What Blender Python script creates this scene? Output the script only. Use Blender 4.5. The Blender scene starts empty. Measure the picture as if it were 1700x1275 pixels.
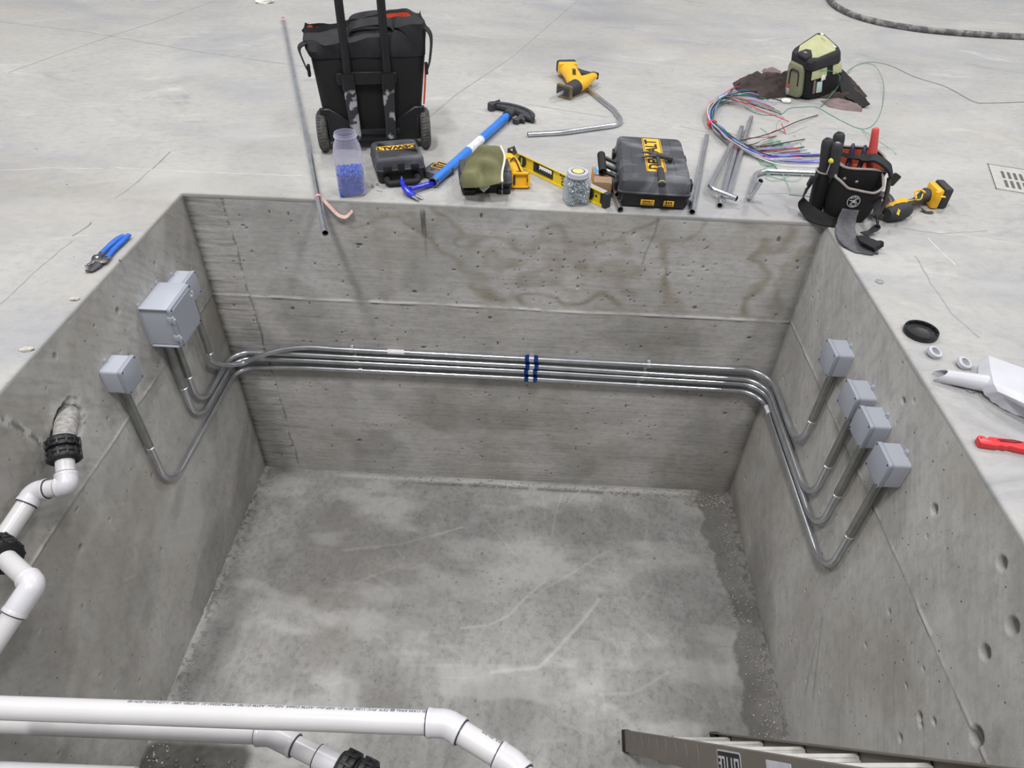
import bpy, bmesh, math, random
import numpy as np
from mathutils import Vector, Matrix, Euler
random.seed(7)
rng = np.random.default_rng(11)
PI = math.pi
SC = bpy.context.scene
COL = SC.collection

# ------------------------------------------------------------------ camera
F_PX = 1140.81
cam_d = bpy.data.cameras.new('camera'); cam_d.sensor_width = 36.0; cam_d.sensor_fit = 'HORIZONTAL'
cam_d.lens = F_PX * 36.0 / 1700.0; cam_d.clip_start = 0.05; cam_d.clip_end = 200
cam = bpy.data.objects.new('camera', cam_d); COL.objects.link(cam)
cam.location = (1.36976, -2.45723, 1.23308)
cam.rotation_euler = (math.radians(48.97950), math.radians(-1.60108), math.radians(2.61515))
SC.camera = cam
CAM = np.array(cam.location); RM = np.array(cam.rotation_euler.to_matrix())

# ------------------------------------------------------------------ light
SC.view_settings.view_transform = 'Standard'; SC.view_settings.look = 'None'
SC.view_settings.gamma = 1.0; SC.view_settings.use_curve_mapping = False
SC.view_settings.exposure = -0.40
wd = bpy.data.worlds.new('hall_air'); SC.world = wd; wd.use_nodes = True
wn = wd.node_tree.nodes; wl = wd.node_tree.links
bgn = wn['Background']; bgn.inputs['Strength'].default_value = 0.62
# soft vertical gradient: pale roof above, dimmer walls towards the horizon
tcn = wn.new('ShaderNodeTexCoord'); sx = wn.new('ShaderNodeSeparateXYZ'); wr = wn.new('ShaderNodeValToRGB')
wl.new(tcn.outputs['Generated'], sx.inputs[0]); wl.new(sx.outputs['Z'], wr.inputs[0]); wl.new(wr.outputs[0], bgn.inputs['Color'])
wr.color_ramp.elements[0].position = 0.0; wr.color_ramp.elements[0].color = (0.80, 0.81, 0.84, 1)
wr.color_ramp.elements[1].position = 0.7; wr.color_ramp.elements[1].color = (0.74, 0.75, 0.77, 1)
def lamp(x, y, z, sx_, sy_, power, col=(1, 0.99, 0.985)):
    l = bpy.data.lights.new('high_bay_lamp', 'AREA'); l.shape = 'RECTANGLE'; l.size = sx_; l.size_y = sy_
    l.energy = power; l.color = col
    o = bpy.data.objects.new('high_bay_lamp', l); COL.objects.link(o); o.location = (x, y, z)
    o['label'] = 'high bay lamp under the hall roof'; o['category'] = 'lamp'; o['kind'] = 'light'
    return o
for (x, y, p) in ((0.0, -2.9, 420), (4.4, -3.0, 260), (-0.4, 3.4, 260), (5.0, 3.6, 260), (-5.4, 0.2, 240), (9.6, 1.0, 240)):
    lamp(x, y, 6.6, 0.5, 1.3, p)

# ------------------------------------------------------------------ point helpers: where a sight line meets a real plane
def _ray(u, v): return RM @ np.array([(u - 850) / F_PX, -(v - 637.5) / F_PX, -1.0])
def G(u, v, z=0.0): d = _ray(u, v); return Vector(CAM + (z - CAM[2]) / d[2] * d)
def BY(u, v, y=0.0): d = _ray(u, v); return Vector(CAM + (y - CAM[1]) / d[1] * d)
def BX(u, v, x=0.0): d = _ray(u, v); return Vector(CAM + (x - CAM[0]) / d[0] * d)
W, DEP, NEAR = 2.5, 1.588, -2.06

# ------------------------------------------------------------------ materials
def lin(c):
    if isinstance(c, str): c = tuple(int(c[i:i+2], 16) for i in (0, 2, 4))
    r = [x / 255.0 for x in c]
    return tuple(((x / 12.92) if x <= 0.04045 else ((x + 0.055) / 1.055) ** 2.4) for x in r) + (1.0,)
MATS = {}
def mat(name, c, rough=0.5, metal=0.0, vary=0.08, scale=30, bump=0.0, bscale=None, c2=None, thr=(0.35, 0.65), spec=None, trans=0, coat=0, stretch=None, detail=4):
    if name in MATS: return MATS[name]
    m = bpy.data.materials.new(name); m.use_nodes = True; nt = m.node_tree; n = nt.nodes; l = nt.links
    b = n['Principled BSDF']; MATS[name] = m
    b.inputs['Roughness'].default_value = rough; b.inputs['Metallic'].default_value = metal
    if spec is not None: b.inputs['Specular IOR Level'].default_value = spec
    if trans: b.inputs['Transmission Weight'].default_value = trans; b.inputs['IOR'].default_value = 1.2
    if coat: b.inputs['Coat Weight'].default_value = coat
    tc = n.new('ShaderNodeTexCoord'); vec = tc.outputs['Object']
    if stretch:
        mp = n.new('ShaderNodeMapping'); mp.inputs['Scale'].default_value = stretch; l.new(vec, mp.inputs[0]); vec = mp.outputs[0]
    no = n.new('ShaderNodeTexNoise'); no.inputs['Scale'].default_value = scale; no.inputs['Detail'].default_value = detail; l.new(vec, no.inputs['Vector'])
    r = n.new('ShaderNodeValToRGB'); l.new(no.outputs['Fac'], r.inputs[0])
    r.color_ramp.elements[0].position = thr[0]; r.color_ramp.elements[1].position = thr[1]
    a = lin(c)
    if c2: r.color_ramp.elements[0].color = a; r.color_ramp.elements[1].color = lin(c2)
    else:
        r.color_ramp.elements[0].color = tuple(x * (1 - vary) for x in a[:3]) + (1,)
        r.color_ramp.elements[1].color = tuple(min(1, x * (1 + vary)) for x in a[:3]) + (1,)
    l.new(r.outputs[0], b.inputs['Base Color'])
    if bump:
        nb = n.new('ShaderNodeTexNoise'); nb.inputs['Scale'].default_value = bscale or scale * 4; nb.inputs['Detail'].default_value = 3; l.new(vec, nb.inputs['Vector'])
        bp = n.new('ShaderNodeBump'); bp.inputs['Strength'].default_value = bump; bp.inputs['Distance'].default_value = 0.002
        l.new(nb.outputs['Fac'], bp.inputs['Height']); l.new(bp.outputs[0], b.inputs['Normal'])
    return m

# ------------------------------------------------------------------ mesh helpers
def bm_(): return bmesh.new()
def mx(loc=(0, 0, 0), rot=(0, 0, 0)): return Matrix.Translation(loc) @ Euler(rot, 'XYZ').to_matrix().to_4x4()
def box(bm, c, s, rot=(0, 0, 0), bev=0.0, seg=2, taper=None, M=None):
    r = bmesh.ops.create_cube(bm, size=1.0); vs = r['verts']
    for v in vs:
        k = 1.0
        if taper is not None and v.co.z > 0: v.co.x *= taper[0]; v.co.y *= taper[1]
        v.co = Vector((v.co.x * s[0], v.co.y * s[1], v.co.z * s[2]))
    if bev > 0:
        es = list({e for v in vs for e in v.link_edges})
        rr = bmesh.ops.bevel(bm, geom=es, offset=min(bev, min(s) * 0.49), segments=seg, affect='EDGES', profile=0.5)
        vs = list({v for v in rr['verts']} | {v for v in vs if v.is_valid})
    T = mx(c, rot)
    if M is not None: T = M @ T
    bmesh.ops.transform(bm, matrix=T, verts=[v for v in vs if v.is_valid])
    return bm
def frame_of(d):
    d = Vector(d).normalized(); up = Vector((0, 0, 1)) if abs(d.z) < 0.95 else Vector((0, 1, 0))
    x = up.cross(d).normalized(); y = d.cross(x).normalized(); return x, y, d
def cyl(bm, p0, p1, r0, r1=None, n=20, cap=True, M=None):
    p0 = Vector(p0); p1 = Vector(p1)
    if M is not None: p0 = M @ p0; p1 = M @ p1
    r1 = r0 if r1 is None else r1
    x, y, d = frame_of(p1 - p0); A = []; B_ = []
    for i in range(n):
        a = 2 * PI * i / n; o = x * math.cos(a) + y * math.sin(a)
        A.append(bm.verts.new(p0 + o * r0)); B_.append(bm.verts.new(p1 + o * r1))
    for i in range(n): j = (i + 1) % n; bm.faces.new((A[i], A[j], B_[j], B_[i]))
    if cap: bm.faces.new(A[::-1]); bm.faces.new(B_)
    return bm
def rings(bm, P, radii, n=14, closed=False, hollow=0.0, flat=None, cap=True, N0=None):
    """sweep a circle (or flat=(a,b) ellipse) along points P, parallel transported"""
    P = [Vector(p) for p in P]; m = len(P)
    if not hasattr(radii, '__len__'): radii = [radii] * m
    T = []
    for i in range(m):
        a = P[(i - 1) % m] if (closed or i > 0) else P[0]; b = P[(i + 1) % m] if (closed or i < m - 1) else P[-1]
        t = (b - a); T.append(t.normalized() if t.length > 1e-9 else Vector((0, 0, 1)))
    nrm = frame_of(T[0])[0] if N0 is None else (Vector(N0) - T[0] * Vector(N0).dot(T[0])).normalized()
    R1 = []; R2 = []
    for i in range(m):
        nrm = (nrm - T[i] * nrm.dot(T[i])).normalized(); bi = T[i].cross(nrm)
        fa, fb = flat if flat else (1, 1)
        R1.append([bm.verts.new(P[i] + (nrm * math.cos(2 * PI * k / n) * fa + bi * math.sin(2 * PI * k / n) * fb) * radii[i]) for k in range(n)])
        if hollow: R2.append([bm.verts.new(P[i] + (nrm * math.cos(2 * PI * k / n) + bi * math.sin(2 * PI * k / n)) * radii[i] * hollow) for k in range(n)])
    for R_, s in ((R1, 1), (R2, -1)):
        if not R_: continue
        for i in range(m if closed else m - 1):
            a = R_[i]; b = R_[(i + 1) % m]
            for k in range(n):
                j = (k + 1) % n; q = (a[k], a[j], b[j], b[k]); bm.faces.new(q if s > 0 else q[::-1])
    if not closed:
        if hollow:
            for e, s in ((0, -1), (m - 1, 1)):
                for k in range(n):
                    j = (k + 1) % n; q = (R1[e][k], R1[e][j], R2[e][j], R2[e][k]); bm.faces.new(q if s > 0 else q[::-1])
        elif cap: bm.faces.new(R1[0][::-1]); bm.faces.new(R1[-1])
    return bm
def fillet(P, R, n=8):
    P = [Vector(p) for p in P]; out = [P[0]]
    for i in range(1, len(P) - 1):
        r = R[i - 1] if hasattr(R, '__len__') else R
        a = (P[i - 1] - P[i]); b = (P[i + 1] - P[i]); la, lb = a.length, b.length; a.normalize(); b.normalize()
        ang = a.angle(b); 
        if ang > PI - 0.02 or r <= 0: out.append(P[i]); continue
        t = min(r / math.tan(ang / 2), la * 0.49, lb * 0.49); r = t * math.tan(ang / 2)
        c = P[i] + (a + b).normalized() * (r / math.sin(ang / 2))
        s = P[i] + a * t - c; e = P[i] + b * t - c; w = s.angle(e)
        for k in range(n + 1):
            f = k / n; out.append(c + (s * math.sin((1 - f) * w) + e * math.sin(f * w)) / math.sin(w))
    out.append(P[-1]); return out
def smooth_path(P, n=8, closed=False):
    P = [Vector(p) for p in P]; m = len(P); out = []
    for i in range(m if closed else m - 1):
        p0 = P[(i - 1) % m] if (closed or i > 0) else P[0]; p1 = P[i]; p2 = P[(i + 1) % m]; p3 = P[(i + 2) % m] if (closed or i < m - 2) else P[-1]
        for k in range(n):
            t = k / n
            out.append(0.5 * ((2 * p1) + (p2 - p0) * t + (2 * p0 - 5 * p1 + 4 * p2 - p3) * t * t + (3 * p1 - p0 - 3 * p2 + p3) * t ** 3))
    if not closed: out.append(P[-1])
    return out
def lathe(bm, prof, n=28, M=None, sq=0.0):
    """revolve (r,z) profile round z; sq>0 squares the section off"""
    R_ = []
    for (r, z) in prof:
        row = []
        for k in range(n):
            a = 2 * PI * k / n; c, s = math.cos(a), math.sin(a)
            q = 1.0
            if sq: q = 1.0 / ((abs(c) ** (2 + 6 * sq) + abs(s) ** (2 + 6 * sq)) ** (1 / (2 + 6 * sq)))
            p = Vector((r * c * q, r * s * q, z)); row.append(bm.verts.new(M @ p if M is not None else p))
        R_.append(row)
    for a, b in zip(R_[:-1], R_[1:]):
        for k in range(n): j = (k + 1) % n; bm.faces.new((a[k], a[j], b[j], b[k]))
    if tuple(prof[0]) != tuple(prof[-1]):
        if prof[0][0] > 1e-5: bm.faces.new(R_[0][::-1])
        if prof[-1][0] > 1e-5: bm.faces.new(R_[-1])
    return bm
def prism(bm, poly, h, M=None, bev=0.0, seg=2):
    """extrude a 2D outline (x,y) from z=0 to z=h"""
    T = M if M is not None else Matrix.Identity(4)
    vs = [bm.verts.new(Vector((x, y, 0))) for x, y in poly]; f = bm.faces.new(vs)
    r = bmesh.ops.extrude_face_region(bm, geom=[f]); top = [v for v in r['geom'] if isinstance(v, bmesh.types.BMVert)]
    for v in top: v.co.z += h
    allv = set(vs) | set(top)
    bmesh.ops.recalc_face_normals(bm, faces=list({f for v in allv for f in v.link_faces}))
    if bev > 0:
        es = [e for e in {e for v in allv for e in v.link_edges} if len(e.link_faces) == 2 and e.calc_face_angle(0) > 0.6]
        rr = bmesh.ops.bevel(bm, geom=es, offset=bev, segments=seg, affect='EDGES', profile=0.5)
        allv = {v for v in allv if v.is_valid} | set(rr['verts'])
    bmesh.ops.transform(bm, matrix=T, verts=[v for v in allv if v.is_valid])
    return bm
def rrect(w, h, r, n=5, cx=0, cy=0):
    o = []
    for (sx_, sy_, a0) in ((1, 1, 0), (-1, 1, PI / 2), (-1, -1, PI), (1, -1, 3 * PI / 2)):
        for k in range(n + 1):
            a = a0 + PI / 2 * k / n; o.append((cx + sx_ * (w / 2 - r) + r * math.cos(a), cy + sy_ * (h / 2 - r) + r * math.sin(a)))
    return o
def drr(w, h, r, N=64, cx=0, cy=0):
    P = rrect(w, h, r, 8, cx, cy); P = P + P[:1]; L = [0]
    for a, b in zip(P[:-1], P[1:]): L.append(L[-1] + math.hypot(b[0] - a[0], b[1] - a[1]))
    out = []; i = 0
    for k in range(N):
        s = L[-1] * k / N
        while L[i + 1] < s: i += 1
        f = (s - L[i]) / max(L[i + 1] - L[i], 1e-9); out.append((P[i][0] + (P[i + 1][0] - P[i][0]) * f, P[i][1] + (P[i + 1][1] - P[i][1]) * f))
    return out
def sheet(bm, grid, th=0.0015):
    """closed thin sheet through a grid of points"""
    nr, nc = len(grid), len(grid[0]); g = [[Vector(p) for p in r] for r in grid]
    N = [[None] * nc for _ in range(nr)]
    for i in range(nr):
        for j in range(nc):
            a = g[min(i + 1, nr - 1)][j] - g[max(i - 1, 0)][j]; b = g[i][min(j + 1, nc - 1)] - g[i][max(j - 1, 0)]
            x = a.cross(b); N[i][j] = x.normalized() if x.length > 1e-12 else Vector((0, 0, 1))
    A = [[bm.verts.new(g[i][j] + N[i][j] * th / 2) for j in range(nc)] for i in range(nr)]
    B_ = [[bm.verts.new(g[i][j] - N[i][j] * th / 2) for j in range(nc)] for i in range(nr)]
    for i in range(nr - 1):
        for j in range(nc - 1):
            bm.faces.new((A[i][j], A[i + 1][j], A[i + 1][j + 1], A[i][j + 1])); bm.faces.new((B_[i][j], B_[i][j + 1], B_[i + 1][j + 1], B_[i + 1][j]))
    def side(seq):
        for (i, j), (k, l) in zip(seq[:-1], seq[1:]): bm.faces.new((A[i][j], A[k][l], B_[k][l], B_[i][j]))
    side([(0, j) for j in range(nc)]); side([(i, nc - 1) for i in range(nr)]); side([(nr - 1, j) for j in range(nc - 1, -1, -1)]); side([(i, 0) for i in range(nr - 1, -1, -1)])
    return bm
def strap(bm, P, w, th=0.002, side=(0, 0, 1), n=6, sm=True):
    """flat webbing along P, its width lying along 'side' (one vector or one per point)"""
    pts = smooth_path(P, n) if sm else [Vector(p) for p in P]; m = len(pts)
    sides = side if isinstance(side, list) else None; g = []
    for i, p in enumerate(pts):
        if sides:
            f = i / (m - 1) * (len(sides) - 1); k = min(int(f), len(sides) - 2); s = Vector(sides[k]).lerp(Vector(sides[k + 1]), f - k)
        else: s = Vector(side)
        t = pts[min(i + 1, m - 1)] - pts[max(i - 1, 0)]; s = (s - t * s.dot(t) / max(t.length_squared, 1e-12)).normalized()
        ww = w[min(int(i / m * len(w)), len(w) - 1)] if hasattr(w, '__len__') else w
        g.append([p - s * ww / 2, p, p + s * ww / 2])
    return sheet(bm, g, th)
def sphere(bm, c, r, sc=(1, 1, 1), u=16, v=10, M=None):
    rr = bmesh.ops.create_uvsphere(bm, u_segments=u, v_segments=v, radius=r)
    T = Matrix.Translation(c) @ Matrix.Diagonal((*sc, 1))
    bmesh.ops.transform(bm, matrix=(M @ T) if M is not None else T, verts=rr['verts']); return bm
def text(bm, s, size, M, ext=0.0004, bold=0.0, wx=1.0, align='CENTER'):
    c = bpy.data.curves.new('t', 'FONT'); c.body = s; c.size = size; c.extrude = ext; c.align_x = align; c.align_y = 'CENTER'; c.offset = bold; c.resolution_u = 3
    o = bpy.data.objects.new('t', c); COL.objects.link(o)
    dg = bpy.context.evaluated_depsgraph_get(); me = o.evaluated_get(dg).to_mesh(); k = len(bm.verts)
    bm.from_mesh(me); bm.verts.ensure_lookup_table(); vs = bm.verts[k:]
    for v in vs: v.co.x *= wx; v.co = M @ v.co if not callable(M) else M(v.co)
    o.evaluated_get(dg).to_mesh_clear(); bpy.data.objects.remove(o); bpy.data.curves.remove(c); return bm

def obj(name, bm, m, parent=None, world=False, smooth=True, sharp=38, label=None, recalc=True):
    if recalc: bmesh.ops.recalc_face_normals(bm, faces=bm.faces[:])
    if world and parent is not None: bm.transform(parent.matrix_basis.inverted() if parent.parent is None else (parent.parent.matrix_basis @ parent.matrix_basis).inverted())
    me = bpy.data.meshes.new(name); bm.to_mesh(me); bm.free()
    me.materials.append(m)
    if smooth and len(me.polygons):
        me.polygons.foreach_set('use_smooth', [True] * len(me.polygons)); me.set_sharp_from_angle(angle=math.radians(sharp))
    o = bpy.data.objects.new(name, me); COL.objects.link(o)
    if parent is not None: o.parent = parent
    if label: o['label'] = label
    return o
def thing(name, label, cat, loc=(0, 0, 0), rot=0.0, group=None):
    o = bpy.data.objects.new(name, None); COL.objects.link(o); o.empty_display_size = 0.05
    o.location = loc; o.rotation_euler = rot if hasattr(rot, '__len__') else (0, 0, rot)
    bpy.context.view_layer.update()
    o['label'] = label; o['category'] = cat
    if group: o['group'] = group
    return o
def tag(o, label, cat, group=None, kind=None):
    o['label'] = label; o['category'] = cat
    if group: o['group'] = group
    if kind: o['kind'] = kind
    return o
def copy_tree(o, parent=None):
    c = o.copy(); COL.objects.link(c)
    if parent is not None: c.parent = parent
    for ch in [x for x in bpy.data.objects if x.parent == o]: copy_tree(ch, c)
    return c

# ------------------------------------------------------------------ value noise for stains and relief
def vnoise(x, y, seed=0):
    r = np.random.default_rng(seed); n = 256; tab = r.random((n, n))
    xi = np.floor(x).astype(int); yi = np.floor(y).astype(int); fx = x - xi; fy = y - yi
    fx = fx * fx * (3 - 2 * fx); fy = fy * fy * (3 - 2 * fy)
    a = tab[xi % n, yi % n]; b = tab[(xi + 1) % n, yi % n]; c = tab[xi % n, (yi + 1) % n]; d = tab[(xi + 1) % n, (yi + 1) % n]
    return a * (1 - fx) * (1 - fy) + b * fx * (1 - fy) + c * (1 - fx) * fy + d * fx * fy
def fbm(x, y, seed=0, oct=4, gain=0.5):
    s = 0; a = 1; t = 0
    for i in range(oct): s = s + a * vnoise(x * 2 ** i + 17.3 * i, y * 2 ** i + 9.1 * i, seed + i); t += a; a *= gain
    return s / t
def sstep(a, b, x): t = np.clip((x - a) / (b - a), 0, 1); return t * t * (3 - 2 * t)
def segd(X, Y, pts):
    d = np.full(X.shape, 9.0)
    for (x0, y0), (x1, y1) in zip(pts[:-1], pts[1:]):
        L = (x1 - x0) ** 2 + (y1 - y0) ** 2; t = np.clip(((X - x0) * (x1 - x0) + (Y - y0) * (y1 - y0)) / L, 0, 1)
        d = np.minimum(d, np.hypot(X - x0 - t * (x1 - x0), Y - y0 - t * (y1 - y0)))
    return d
def panel(name, nu, nv, P, dark, brown, pale, disp=None, nrm=(0, 0, 1), material=None):
    """dense surface grid; P = (nv+1, nu+1, 3) points, stain masks stored per vertex"""
    P = P.copy()
    if disp is not None: P += disp[..., None] * np.array(nrm)
    co = P.reshape(-1, 3); me = bpy.data.meshes.new(name)
    i = np.arange(nv)[:, None] * (nu + 1) + np.arange(nu)[None, :]
    q = np.stack([i, i + 1, i + nu + 2, i + nu + 1], -1).reshape(-1, 4)
    me.vertices.add(len(co)); me.vertices.foreach_set('co', co.ravel().astype(np.float32))
    me.loops.add(q.size); me.loops.foreach_set('vertex_index', q.ravel().astype(np.int32))
    me.polygons.add(len(q)); me.polygons.foreach_set('loop_start', (np.arange(len(q)) * 4).astype(np.int32))
    me.polygons.foreach_set('loop_total', np.full(len(q), 4, np.int32)); me.update(calc_edges=True)
    me.polygons.foreach_set('use_smooth', [True] * len(q))
    a = me.color_attributes.new('stain_shade', 'FLOAT_COLOR', 'POINT')
    c = np.stack([dark, brown, pale, np.ones_like(dark)], -1).reshape(-1, 4).clip(0, 1); a.data.foreach_set('color', c.ravel().astype(np.float32))
    me.materials.append(material); me.validate()
    o = bpy.data.objects.new(name, me); COL.objects.link(o); o['kind'] = 'structure'; return o

def concrete(name, base, alt, brown, pale, dark, big=1.3, fine=60, rough=0.75, stretch=(1, 1, 1), bump=0.25, pores=0.0, contrast=1.0, hall=False):
    m = bpy.data.materials.new(name); m.use_nodes = True; nt = m.node_tree; n = nt.nodes; l = nt.links; b = n['Principled BSDF']
    b.inputs['Roughness'].default_value = rough; b.inputs['Specular IOR Level'].default_value = 0.3
    tc = n.new('ShaderNodeTexCoord'); mp = n.new('ShaderNodeMapping'); mp.inputs['Scale'].default_value = stretch; l.new(tc.outputs['Object'], mp.inputs[0])
    def noise(s, d=5, r=0.55, v=None, dist=0.0):
        x = n.new('ShaderNodeTexNoise'); x.inputs['Scale'].default_value = s; x.inputs['Detail'].default_value = d; x.inputs['Roughness'].default_value = r
        x.inputs['Distortion'].default_value = dist; l.new(v or tc.outputs['Object'], x.inputs['Vector']); return x.outputs['Fac']
    def ramp(src, a, b_, c0=(0, 0, 0, 1), c1=(1, 1, 1, 1)):
        x = n.new('ShaderNodeValToRGB'); x.color_ramp.elements[0].position = a; x.color_ramp.elements[1].position = b_
        x.color_ramp.elements[0].color = c0; x.color_ramp.elements[1].color = c1; l.new(src, x.inputs[0]); return x.outputs[0]
    def mixc(f, a, b_, k=None):
        x = n.new('ShaderNodeMix'); x.data_type = 'RGBA'
        if k is not None:
            mm = n.new('ShaderNodeMath'); mm.operation = 'MULTIPLY'; l.new(f, mm.inputs[0]); mm.inputs[1].default_value = k; f = mm.outputs[0]
        l.new(f, x.inputs['Factor']) if not isinstance(f, float) else setattr(x.inputs['Factor'], 'default_value', f)
        for s, v in ((6, a), (7, b_)):
            if hasattr(v, 'links') or hasattr(v, 'is_linked'): l.new(v, x.inputs[s])
            else: x.inputs[s].default_value = v
        return x.outputs[2]
    c = mixc(ramp(noise(big, 6, 0.6, mp.outputs[0], 0.6), 0.36, 0.64), lin(base), lin(alt))
    c = mixc(ramp(noise(big * 4.3, 6, 0.62, mp.outputs[0], 0.3), 0.5, 0.78), c, lin(pale), 0.35 * contrast)
    c = mixc(ramp(noise(big * 2.9, 6, 0.62, mp.outputs[0], 0.5), 0.56, 0.74), c, lin(brown), 0.35 * contrast)
    f = noise(fine, 4, 0.7, mp.outputs[0]); c = mixc(ramp(f, 0.46, 0.72), c, lin(dark), 0.42 * contrast)
    f2 = noise(fine * 6, 2, 0.6); c = mixc(ramp(f2, 0.62, 0.72), c, lin(dark), 0.35)
    if hall:
        def nz(s, stv, d=6, r=.65, dist=.4):
            q = n.new('ShaderNodeMapping'); q.inputs['Scale'].default_value = stv; l.new(tc.outputs['Object'], q.inputs[0]); return noise(s, d, r, q.outputs[0], dist)
        c = mixc(ramp(nz(.9, (.8, 1.1, 1), 7, .65, 1.0), .48, .66), c, lin((146, 147, 154)), .60)      # bluish worn patches
        c = mixc(ramp(nz(1.1, (.6, 1.3, 1)), .52, .70), c, lin((182, 174, 160)), .40)     # warm patches
        c = mixc(ramp(nz(1.6, (1.0, 1.9, 1), 8, .68, 1.2), .57, .72), c, lin((122, 122, 128)), .45) # trowel burns
        c = mixc(ramp(nz(1.3, (1.0, 2.2, 1), 8, .68, 1.6), .57, .70), c, lin((198, 197, 192)), .55)  # pale smears
    at = n.new('ShaderNodeAttribute'); at.attribute_name = 'stain_shade'; sp = n.new('ShaderNodeSeparateColor'); l.new(at.outputs['Color'], sp.inputs[0])
    c = mixc(sp.outputs[1], c, lin(brown)); c = mixc(sp.outputs[2], c, lin(pale)); c = mixc(sp.outputs[0], c, lin(dark))
    h = f
    if pores:
        vo = n.new('ShaderNodeTexVoronoi'); vo.inputs['Scale'].default_value = pores; l.new(tc.outputs['Object'], vo.inputs['Vector'])
        sr = n.new('ShaderNodeSeparateColor'); l.new(vo.outputs['Color'], sr.inputs[0])
        th = n.new('ShaderNodeMath'); th.operation = 'MULTIPLY_ADD'; l.new(sr.outputs[0], th.inputs[0]); th.inputs[1].default_value = 0.30 if not hall else .9; th.inputs[2].default_value = -0.20 if not hall else -.82
        ls = n.new('ShaderNodeMath'); ls.operation = 'LESS_THAN'; l.new(vo.outputs['Distance'], ls.inputs[0]); l.new(th.outputs[0], ls.inputs[1])
        c = mixc(ls.outputs[0], c, tuple(x * 0.45 for x in lin(dark)[:3]) + (1,), 0.8)
    l.new(c, b.inputs['Base Color'])
    bp = n.new('ShaderNodeBump'); bp.inputs['Strength'].default_value = bump; bp.inputs['Distance'].default_value = 0.004; l.new(h, bp.inputs['Height']); l.new(bp.outputs[0], b.inputs['Normal'])
    return m
# ================================================================== SETTING
HALL = concrete('hall_concrete', (176, 175, 171), (164, 163, 162), (170, 164, 153), (190, 189, 186), (112, 111, 110), big=0.9, fine=24, rough=0.6, stretch=(0.9, 1.3, 1), bump=0.10, contrast=0.6, pores=13, hall=True)
PITC = concrete('pit_wall_concrete', (202, 200, 198), (184, 182, 179), (146, 138, 121), (214, 213, 210), (104, 102, 98), big=2.2, fine=34, rough=0.8, stretch=(0.8, 0.8, 1.6), bump=0.25, pores=42, contrast=0.75)
PITL = concrete('pit_side_concrete', (196, 195, 192), (176, 174, 171), (150, 143, 131), (214, 213, 209), (104, 102, 98), big=2.6, fine=30, rough=0.8, stretch=(1, 1, 0.6), bump=0.25, pores=30, contrast=0.7)
PITF = concrete('pit_floor_concrete', (156, 155, 153), (138, 137, 135), (132, 127, 120), (192, 191, 189), (72, 70, 67), big=1.9, fine=40, rough=0.85, stretch=(1.2, 1, 1), bump=0.4)

# hall slab: ring of quads round the pit with a worn rounded lip
def hall_floor():
    x0, x1, y0, y1 = -14.0, 18.0, -12.0, 22.0; st = 0.012
    xs = np.concatenate([np.linspace(x0, 0, 90)[:-1], np.linspace(0, W, 210)[:-1], np.linspace(W, x1, 110)])
    ys = np.concatenate([np.linspace(y0, NEAR, 50)[:-1], np.linspace(NEAR, 0, 175)[:-1], np.linspace(0, y1, 150)])
    bm = bm_(); V = {}
    ix0 = int(np.argmin(abs(xs))); ix1 = int(np.argmin(abs(xs - W))); iy0 = int(np.argmin(abs(ys - NEAR))); iy1 = int(np.argmin(abs(ys)))
    r = 0.010
    def gv(i, j):
        if (i, j) not in V:
            x, y, z = xs[i], ys[j], 0.0
            ex = i in (ix0, ix1) and iy0 <= j <= iy1; ey = j in (iy0, iy1) and ix0 <= i <= ix1
            if ex: x += (-r if i == ix0 else r) + (vnoise(np.array([y * 30.]), np.array([i * 1.]), 3)[0] - .5) * 0.006
            if ey: y += (-r if j == iy0 else r) + (vnoise(np.array([x * 30.]), np.array([j * 1.]), 4)[0] - .5) * 0.006
            V[(i, j)] = bm.verts.new((x, y, z))
        return V[(i, j)]
    for i in range(len(xs) - 1):
        for j in range(len(ys) - 1):
            if ix0 <= i < ix1 and iy0 <= j < iy1: continue
            bm.faces.new((gv(i, j), gv(i + 1, j), gv(i + 1, j + 1), gv(i, j + 1)))
    loop = [(i, iy0) for i in range(ix0, ix1)] + [(ix1, j) for j in range(iy0, iy1)] + [(i, iy1) for i in range(ix1, ix0, -1)] + [(ix0, j) for j in range(iy1, iy0, -1)]
    rows = [[gv(i, j) for i, j in loop]]
    for (f, dz) in ((0.45, -0.0022), (0.1, -0.007), (0.0, -0.016)):
        row = []
        for (i, j), v in zip(loop, rows[0]):
            row.append(bm.verts.new((xs[i] + (v.co.x - xs[i]) * f, ys[j] + (v.co.y - ys[j]) * f, dz)))
        rows.append(row)
    for a, b in zip(rows[:-1], rows[1:]):
        for k in range(len(a)): j = (k + 1) % len(a); bm.faces.new((a[k], b[k], b[j], a[j]))
    o = obj('floor', bm, HALL, recalc=False); o['kind'] = 'structure'
    me = o.data; n = len(me.vertices); co = np.empty(n * 3); me.vertices.foreach_get('co', co); co = co.reshape(-1, 3)
    a = me.color_attributes.new('stain_shade', 'FLOAT_COLOR', 'POINT'); X, Y = co[:, 0], co[:, 1]
    dk = sstep(.6, .8, fbm(X * .7, Y * 1.5, 31, 5)) * .25; pl = sstep(.62, .75, fbm(X * 1.5, Y * 5, 41, 4)) * .3
    inlip = (co[:, 2] < -0.004) * 0.35
    c = np.stack([dk + inlip, sstep(.6, .8, fbm(X * .9, Y * .9, 51)) * .25, pl, np.ones(n)], -1).clip(0, 1); a.data.foreach_set('color', c.ravel())
    return o
hall_floor()

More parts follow.
